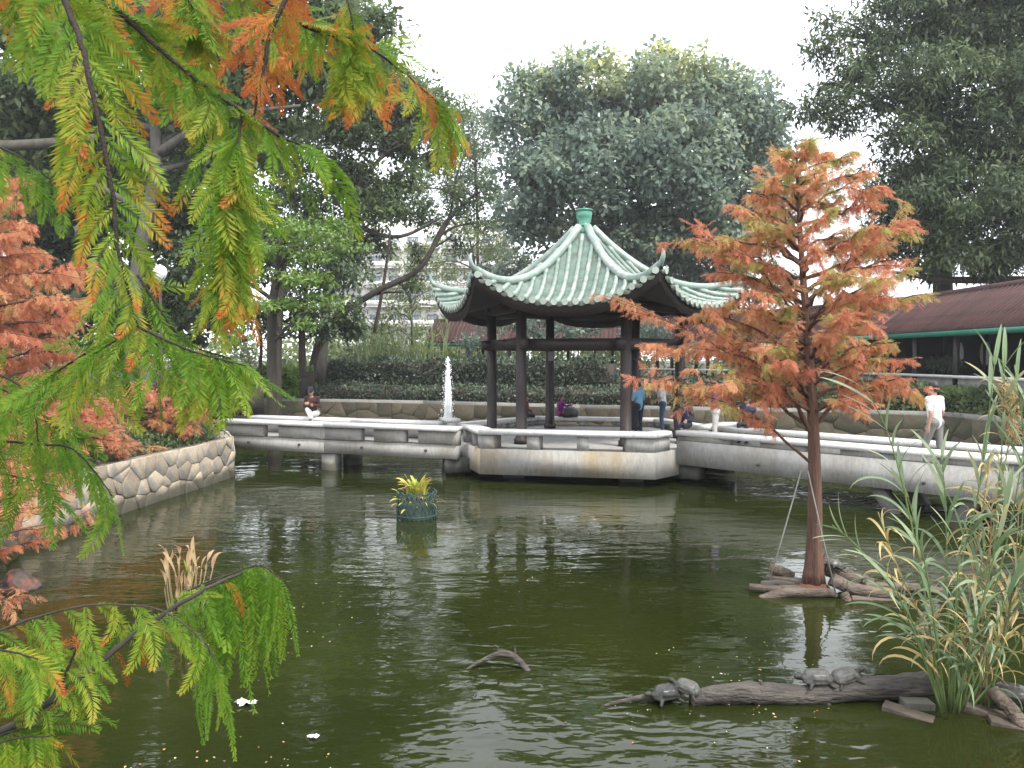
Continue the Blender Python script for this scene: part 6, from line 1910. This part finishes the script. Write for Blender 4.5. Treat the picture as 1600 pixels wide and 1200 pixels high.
for k in range(46):
    a = r_.uniform(0, 2 * math.pi); rr = r_.uniform(0, 0.22)
    X = np.array((math.cos(a), math.sin(a), r_.uniform(-0.1, 0.9))); X = nrm(X); Y = nrm(np.cross((0, 0, 1), X)); Z = np.cross(X, Y)
    s = r_.uniform(0.26, 0.48); p = (rr * math.cos(a), rr * math.sin(a), 0.37 + r_.uniform(0, 0.12))
    link('leaf', cm[k % 4], bk, mat4=Matrix(((X[0] * s, Y[0] * s, Z[0] * s, p[0]), (X[1] * s, Y[1] * s, Z[1] * s, p[1]), (X[2] * s, Y[2] * s, Z[2] * s, p[2]), (0, 0, 0, 1))))

for k in range(26):
    a = k / 26 * 2 * math.pi + r_.uniform(-0.1, 0.1)
    X = nrm((math.cos(a), math.sin(a), r_.uniform(-0.9, 0.1))); Y = nrm(np.cross((0, 0, 1), X)); Z = np.cross(X, Y)
    s = r_.uniform(0.16, 0.30); p = (0.31 * math.cos(a), 0.31 * math.sin(a), r_.uniform(0.18, 0.46))
    link('leaf', cm[k % 4], bk, mat4=Matrix(((X[0] * s, Y[0] * s, Z[0] * s, p[0]), (X[1] * s, Y[1] * s, Z[1] * s, p[1]), (X[2] * s, Y[2] * s, Z[2] * s, p[2]), (0, 0, 0, 1))))
wp = at(285, 960, 9.15); wp[2] = 0
wt = thing('withered_plant', 'withered straw-coloured water plant standing in the pond beyond the green limb', 'plant', tuple(wp))
M['straw'] = leaf_mat('withered_leaf', [(0, (0.17, 0.24, 0.04)), (0.3, (0.30, 0.30, 0.08)), (0.6, (0.44, 0.33, 0.19)), (1, (0.40, 0.25, 0.14))], 0.6, 0.2, 0.35)
sm_ = []
for i in range(6):
    me = blade_mesh(1.0, 0.17 + 0.02 * (i % 3), 0.15 + 0.32 * i, 0.62 + 0.06 * i if i else 0.05, 520 + i, twist=0.6 + 0.7 * i, tip_t=0.1); me.materials.clear(); me.materials.append(M['straw']); sm_.append(me)
for k in range(26):
    a = r_.uniform(0, 2 * math.pi); d = r_.uniform(0.02, 0.22)
    h = r_.uniform(0.3, 1.05)
    q0 = np.array((d * math.cos(a), d * math.sin(a), -0.1)); q1 = np.array((d * 1.9 * math.cos(a), d * 1.9 * math.sin(a), h * 0.62))
    m = MB(); m.tube(spline([q0, lerp(q0, q1, 0.5) + r_.normal(0, 0.015, 3), q1], 6), np.linspace(0.011, 0.006, 6), 6)
    st = m.build('stalk', M['stem_dry'], wt, True)
    X = nrm((math.cos(a + r_.uniform(-1, 1)), math.sin(a + r_.uniform(-1, 1)), r_.uniform(0.0, 1.0))); Y = nrm(np.cross((0, 0, 1), X)); Z = np.cross(X, Y)
    s = r_.uniform(0.16, 0.38)
    link('leaf', sm_[0] if k % 8 == 0 else sm_[1 + k % 5], st, mat4=Matrix(((X[0] * s, Y[0] * s, Z[0] * s, q1[0]), (X[1] * s, Y[1] * s, Z[1] * s, q1[1]), (X[2] * s, Y[2] * s, Z[2] * s, q1[2]), (0, 0, 0, 1))))

fp = np.array((-2.22, 26.6, 0.0))
fo = thing('fountain_jet', 'tall white jet of fountain water rising behind the footbridge', 'fountain', tuple(fp))
fm, nt, out = new_mat('broken_white_water')
b = nt.nodes.new('ShaderNodeBsdfPrincipled'); b.inputs['Base Color'].default_value = (0.9, 0.92, 0.94, 1); b.inputs['Roughness'].default_value = 0.25; b.inputs['Transmission Weight'].default_value = 0.0; b.inputs['IOR'].default_value = 1.33
nt.links.new(b.outputs[0], out.inputs[0])
m = MB(); m.tube(np.array([(0, 0, -0.1), (0.005, 0, 1.0), (0, 0, 2.0), (0.01, 0, 2.75), (0.0, 0, 3.12)]), [0.022, 0.026, 0.036, 0.045, 0.010], 9); m.build('jet', fm, fo, True)
m = MB()
for k in range(80):
    a = r_.uniform(0, 2 * math.pi); w = r_.uniform(0.04, 0.20); zt = r_.uniform(2.2, 3.1); z0 = r_.uniform(1.6, zt - 0.2); z1 = r_.uniform(0.0, 1.6)
    pts = []
    for t in np.linspace(0, 1, 6):
        z = z0 + (z1 - z0) * t
        rad = w * math.sqrt(max(0.02, (zt - z) / zt)) 
        pts.append((rad * math.cos(a) + r_.normal(0, 0.008), rad * math.sin(a), z))
    m.tube(np.array(pts), r_.uniform(0.004, 0.010, 6), 5)
m.build('falling_strands', fm, fo, True)['kind'] = 'stuff'
m = MB()
oc = np.array([(1, 0, 0), (-1, 0, 0), (0, 1, 0), (0, -1, 0), (0, 0, 1.5), (0, 0, -1.5)], float)
of = [(0, 2, 4), (2, 1, 4), (1, 3, 4), (3, 0, 4), (2, 0, 5), (1, 2, 5), (3, 1, 5), (0, 3, 5)]
for k in range(750):
    z = 3.05 * r_.random() ** 0.8; w = 0.04 + 0.22 * math.sqrt(max(0, 1 - z / 3.1)) * abs(r_.normal(0.6, 0.4)); a = r_.uniform(0, 6.28)
    m.add(oc * r_.uniform(0.006, 0.017) + (w * math.cos(a), w * math.sin(a), z), of)
m.build('droplets', fm, fo)['kind'] = 'stuff'

lp = at(250, 425, 23.0)
lg_ = ground_z(lp[0], 23.0)
la = thing('globe_lamp', 'white globe lamp on a slim post above the red cypress', 'lamp', (lp[0], 23.0, lg_ - 0.05))
H = lp[2] - lg_
m = MB(); m.tube(np.array([(0, 0, 0), (0, 0, 0.5), (0, 0, H - 0.2)]), [0.07, 0.05, 0.04], 12); m.build('post', M['bark_dark'], la, True)
m = MB(); m.lathe([(0.001, -0.26), (0.10, -0.25), (0.12, -0.2), (0.17, -0.14), (0.21, 0.0), (0.185, 0.10), (0.12, 0.175), (0.001, 0.21)], (0, 0, H + 0.05), 20); m.build('globe', M['lamp_white'], la, True)
m = MB(); m.lathe([(0.001, -0.36), (0.07, -0.35), (0.12, -0.27), (0.001, -0.25)], (0, 0, H + 0.05), 16); m.build('collar', M['metal_grey'], la, True)

mp_ = at(412, 573, 38.5); gz = ground_z(mp_[0], 38.5)
ms = thing('marker_stone', 'pale rounded marker stone standing in front of the dark tree trunk', 'stone', (mp_[0], 38.5, gz - 0.1))
m = MB(); m.lathe([(0.001, 0), (0.22, 0), (0.2, 0.9), (0.17, mp_[2] - gz), (0.10, mp_[2] - gz + 0.22), (0.001, mp_[2] - gz + 0.28)], k=14); m.build('shaft', surf('mossy_pale_stone', (0.45, 0.50, 0.36), (0.3, 0.36, 0.24), 4, 0.9, 0.3), ms, True)

def rock(label, p, s, seed, mat):
    r = np.random.default_rng(seed)
    bm = bmesh.new(); bmesh.ops.create_icosphere(bm, subdivisions=3, radius=1)
    ph = r.uniform(0, 6, 6)
    for v in bm.verts:
        f = 1 + 0.16 * math.sin(v.co.x * 3 + ph[0]) * math.cos(v.co.y * 2.6 + ph[1]) + 0.10 * math.sin(v.co.z * 5 + ph[2] + v.co.x * 4) + 0.05 * math.sin(v.co.y * 9 + ph[3])
        v.co = Vector((v.co.x * s[0] * f, v.co.y * s[1] * f, v.co.z * s[2] * f))
    me = bpy.data.meshes.new('rock'); bm.to_mesh(me); bm.free(); me.materials.append(mat)
    o = link('rock', me, loc=tuple(p))
    return tag(o, label, 'rock')
p = at(28, 915, 10.1); p[2] = 0.02
rock('dark wet rock strewn with red needles standing in the water by the wall', p, (0.26, 0.22, 0.22), 3, surf('needle_strewn_rock', (0.10, 0.075, 0.065), (0.04, 0.034, 0.03), 6, 0.8, 0.6, 20, stain=(0.25, 0.07, 0.04), stain_scale=9))

# bonsai standing along the walkway rail
for i, (y, w, lab) in enumerate(((29.9, 0.95, 'wide grey-green potted pine inside the walkway nearest the cypress'), (24.2, 0.75, 'potted pine inside the walkway behind the reeds'), (30.9, 0.5, 'small potted pine at the far end of the walkway rail'))):
    x = 17.0
    t = thing('potted_pine', lab, 'potted plant', (x, y, 1.83), 0, 'potted pines on the walkway')
    m = MB(); m.lathe([(0.001, 0.0), (0.26, 0.0), (0.32, 0.35), (0.34, 0.42), (0.29, 0.42), (0.001, 0.38)], k=16); m.build('pot', surf('glazed_pot', (0.12, 0.09, 0.07), (0.07, 0.05, 0.04), 5, 0.4), t, True)
    m = MB(); m.tube(spline([(0, 0, 0.38), (0.05, 0.15, 0.62), (-0.03, -0.1, 0.85), (0, 0.05, 1.1)], 9), np.linspace(0.05, 0.02, 9), 8); m.build('trunk', M['bark_grey'], t, True)
    cc = np.array([(0.0, r_.uniform(-w * 0.7, w * 0.7), r_.uniform(0.62, 1.25)) for _ in range(16)])
    cc[:, 2] = 1.2 - 0.5 * np.abs(cc[:, 1]) / w + r_.normal(0, 0.06, 16)
    V, FA, T = leaf_cloud(cc, np.full(16, 0.30 * w + 0.05), 70, 0.11, 0.3, r_, 0.4, r_.uniform(0.5, 1, 16))
    link('foliage', make_mesh('foliage', V, FA, M['leaf_hedge'], tint=T), t)

# scraps and fallen leaves on the water
for k, (a, b_, s, lab) in enumerate(((385, 1109, 0.085, 'crumpled white scrap floating on the near water'), (490, 1163, 0.05, 'small white scrap floating closest to the viewer'))):
    Y = (CAM_Z) * F / (b_ - 560)
    p = at(a, b_, Y)
    bm = bmesh.new(); bmesh.ops.create_grid(bm, x_segments=7, y_segments=5, size=1)
    rr = np.random.default_rng(k + 60)
    for v in bm.verts: v.co = Vector((v.co.x * s * (1 + 0.2 * rr.normal()), v.co.y * s * 0.5 * (1 + 0.2 * rr.normal()), 0.012 + abs(rr.normal()) * s * 0.22))
    me = bpy.data.meshes.new('paper_scrap'); bm.to_mesh(me); bm.free(); me.materials.append(M['panel'])
    o = link('paper_scrap', me, loc=(p[0], p[1], 0.0)); sl = o.modifiers.new('t', 'SOLIDIFY'); sl.thickness = 0.003
    tag(o, lab, 'litter')
N = 2600
Yf = 1 / r_.uniform(1 / 26, 1 / 5.5, N); Xf = r_.uniform(-0.68, 0.68, N) * Yf
ok = in_poly(Xf, Yf, POND) & (dist_poly(Xf, Yf, POND) > 0.2)
ok &= (np.sin(Xf * 1.1 + 2 * np.sin(Yf * 0.5)) * np.cos(Yf * 0.8 + Xf * 0.3) + r_.normal(0, 0.28, N)) > 0.62
Xf, Yf = Xf[ok], Yf[ok]
az = r_.uniform(0, 6.28, len(Xf))
B = basis(np.c_[np.cos(az), np.sin(az), np.zeros(len(az))], np.tile((0.0, 0.0, 1.0), (len(az), 1)) + r_.normal(0, 0.12, (len(az), 3)))
V, Q = leaf_template(0.55, 0.06)
M['float_leaf'] = leaf_mat('floating_dead_leaf', [(0, (0.40, 0.38, 0.14)), (0.5, (0.50, 0.42, 0.22)), (0.8, (0.42, 0.16, 0.06)), (1, (0.6, 0.56, 0.46))], 0.6, 0.3, 0.1)
V, FA, T = stamp(V, Q, None, np.zeros(4), B, np.c_[Xf, Yf, np.full(len(Xf), 0.006)], r_.uniform(0.010, 0.036, len(Xf)), r_.random(len(Xf)))
tag(link('floating_leaves', make_mesh('floating_leaves', V, FA, M['float_leaf'], tint=T)), 'small yellow and brown fallen leaves scattered over the water', 'leaves', kind='stuff')
# ------------------------------------------------------------------ thin haze volume added to soften and pale the distance
hm, nt, out = new_mat('pale_air')
pv = nt.nodes.new('ShaderNodeVolumePrincipled')
pv.inputs['Color'].default_value = (0.95, 0.97, 1.0, 1)
pv.inputs['Density'].default_value = 0.0006
pv.inputs['Anisotropy'].default_value = 0.3
nt.links.new(pv.outputs[0], out.inputs['Volume'])
mb = MB(); mb.box((0, 180, 17.2), (760, 520, 38.0))
hz = mb.build('haze', hm)
tag(hz, 'thin pale haze added over the whole pond and wood', 'haze', kind='stuff')
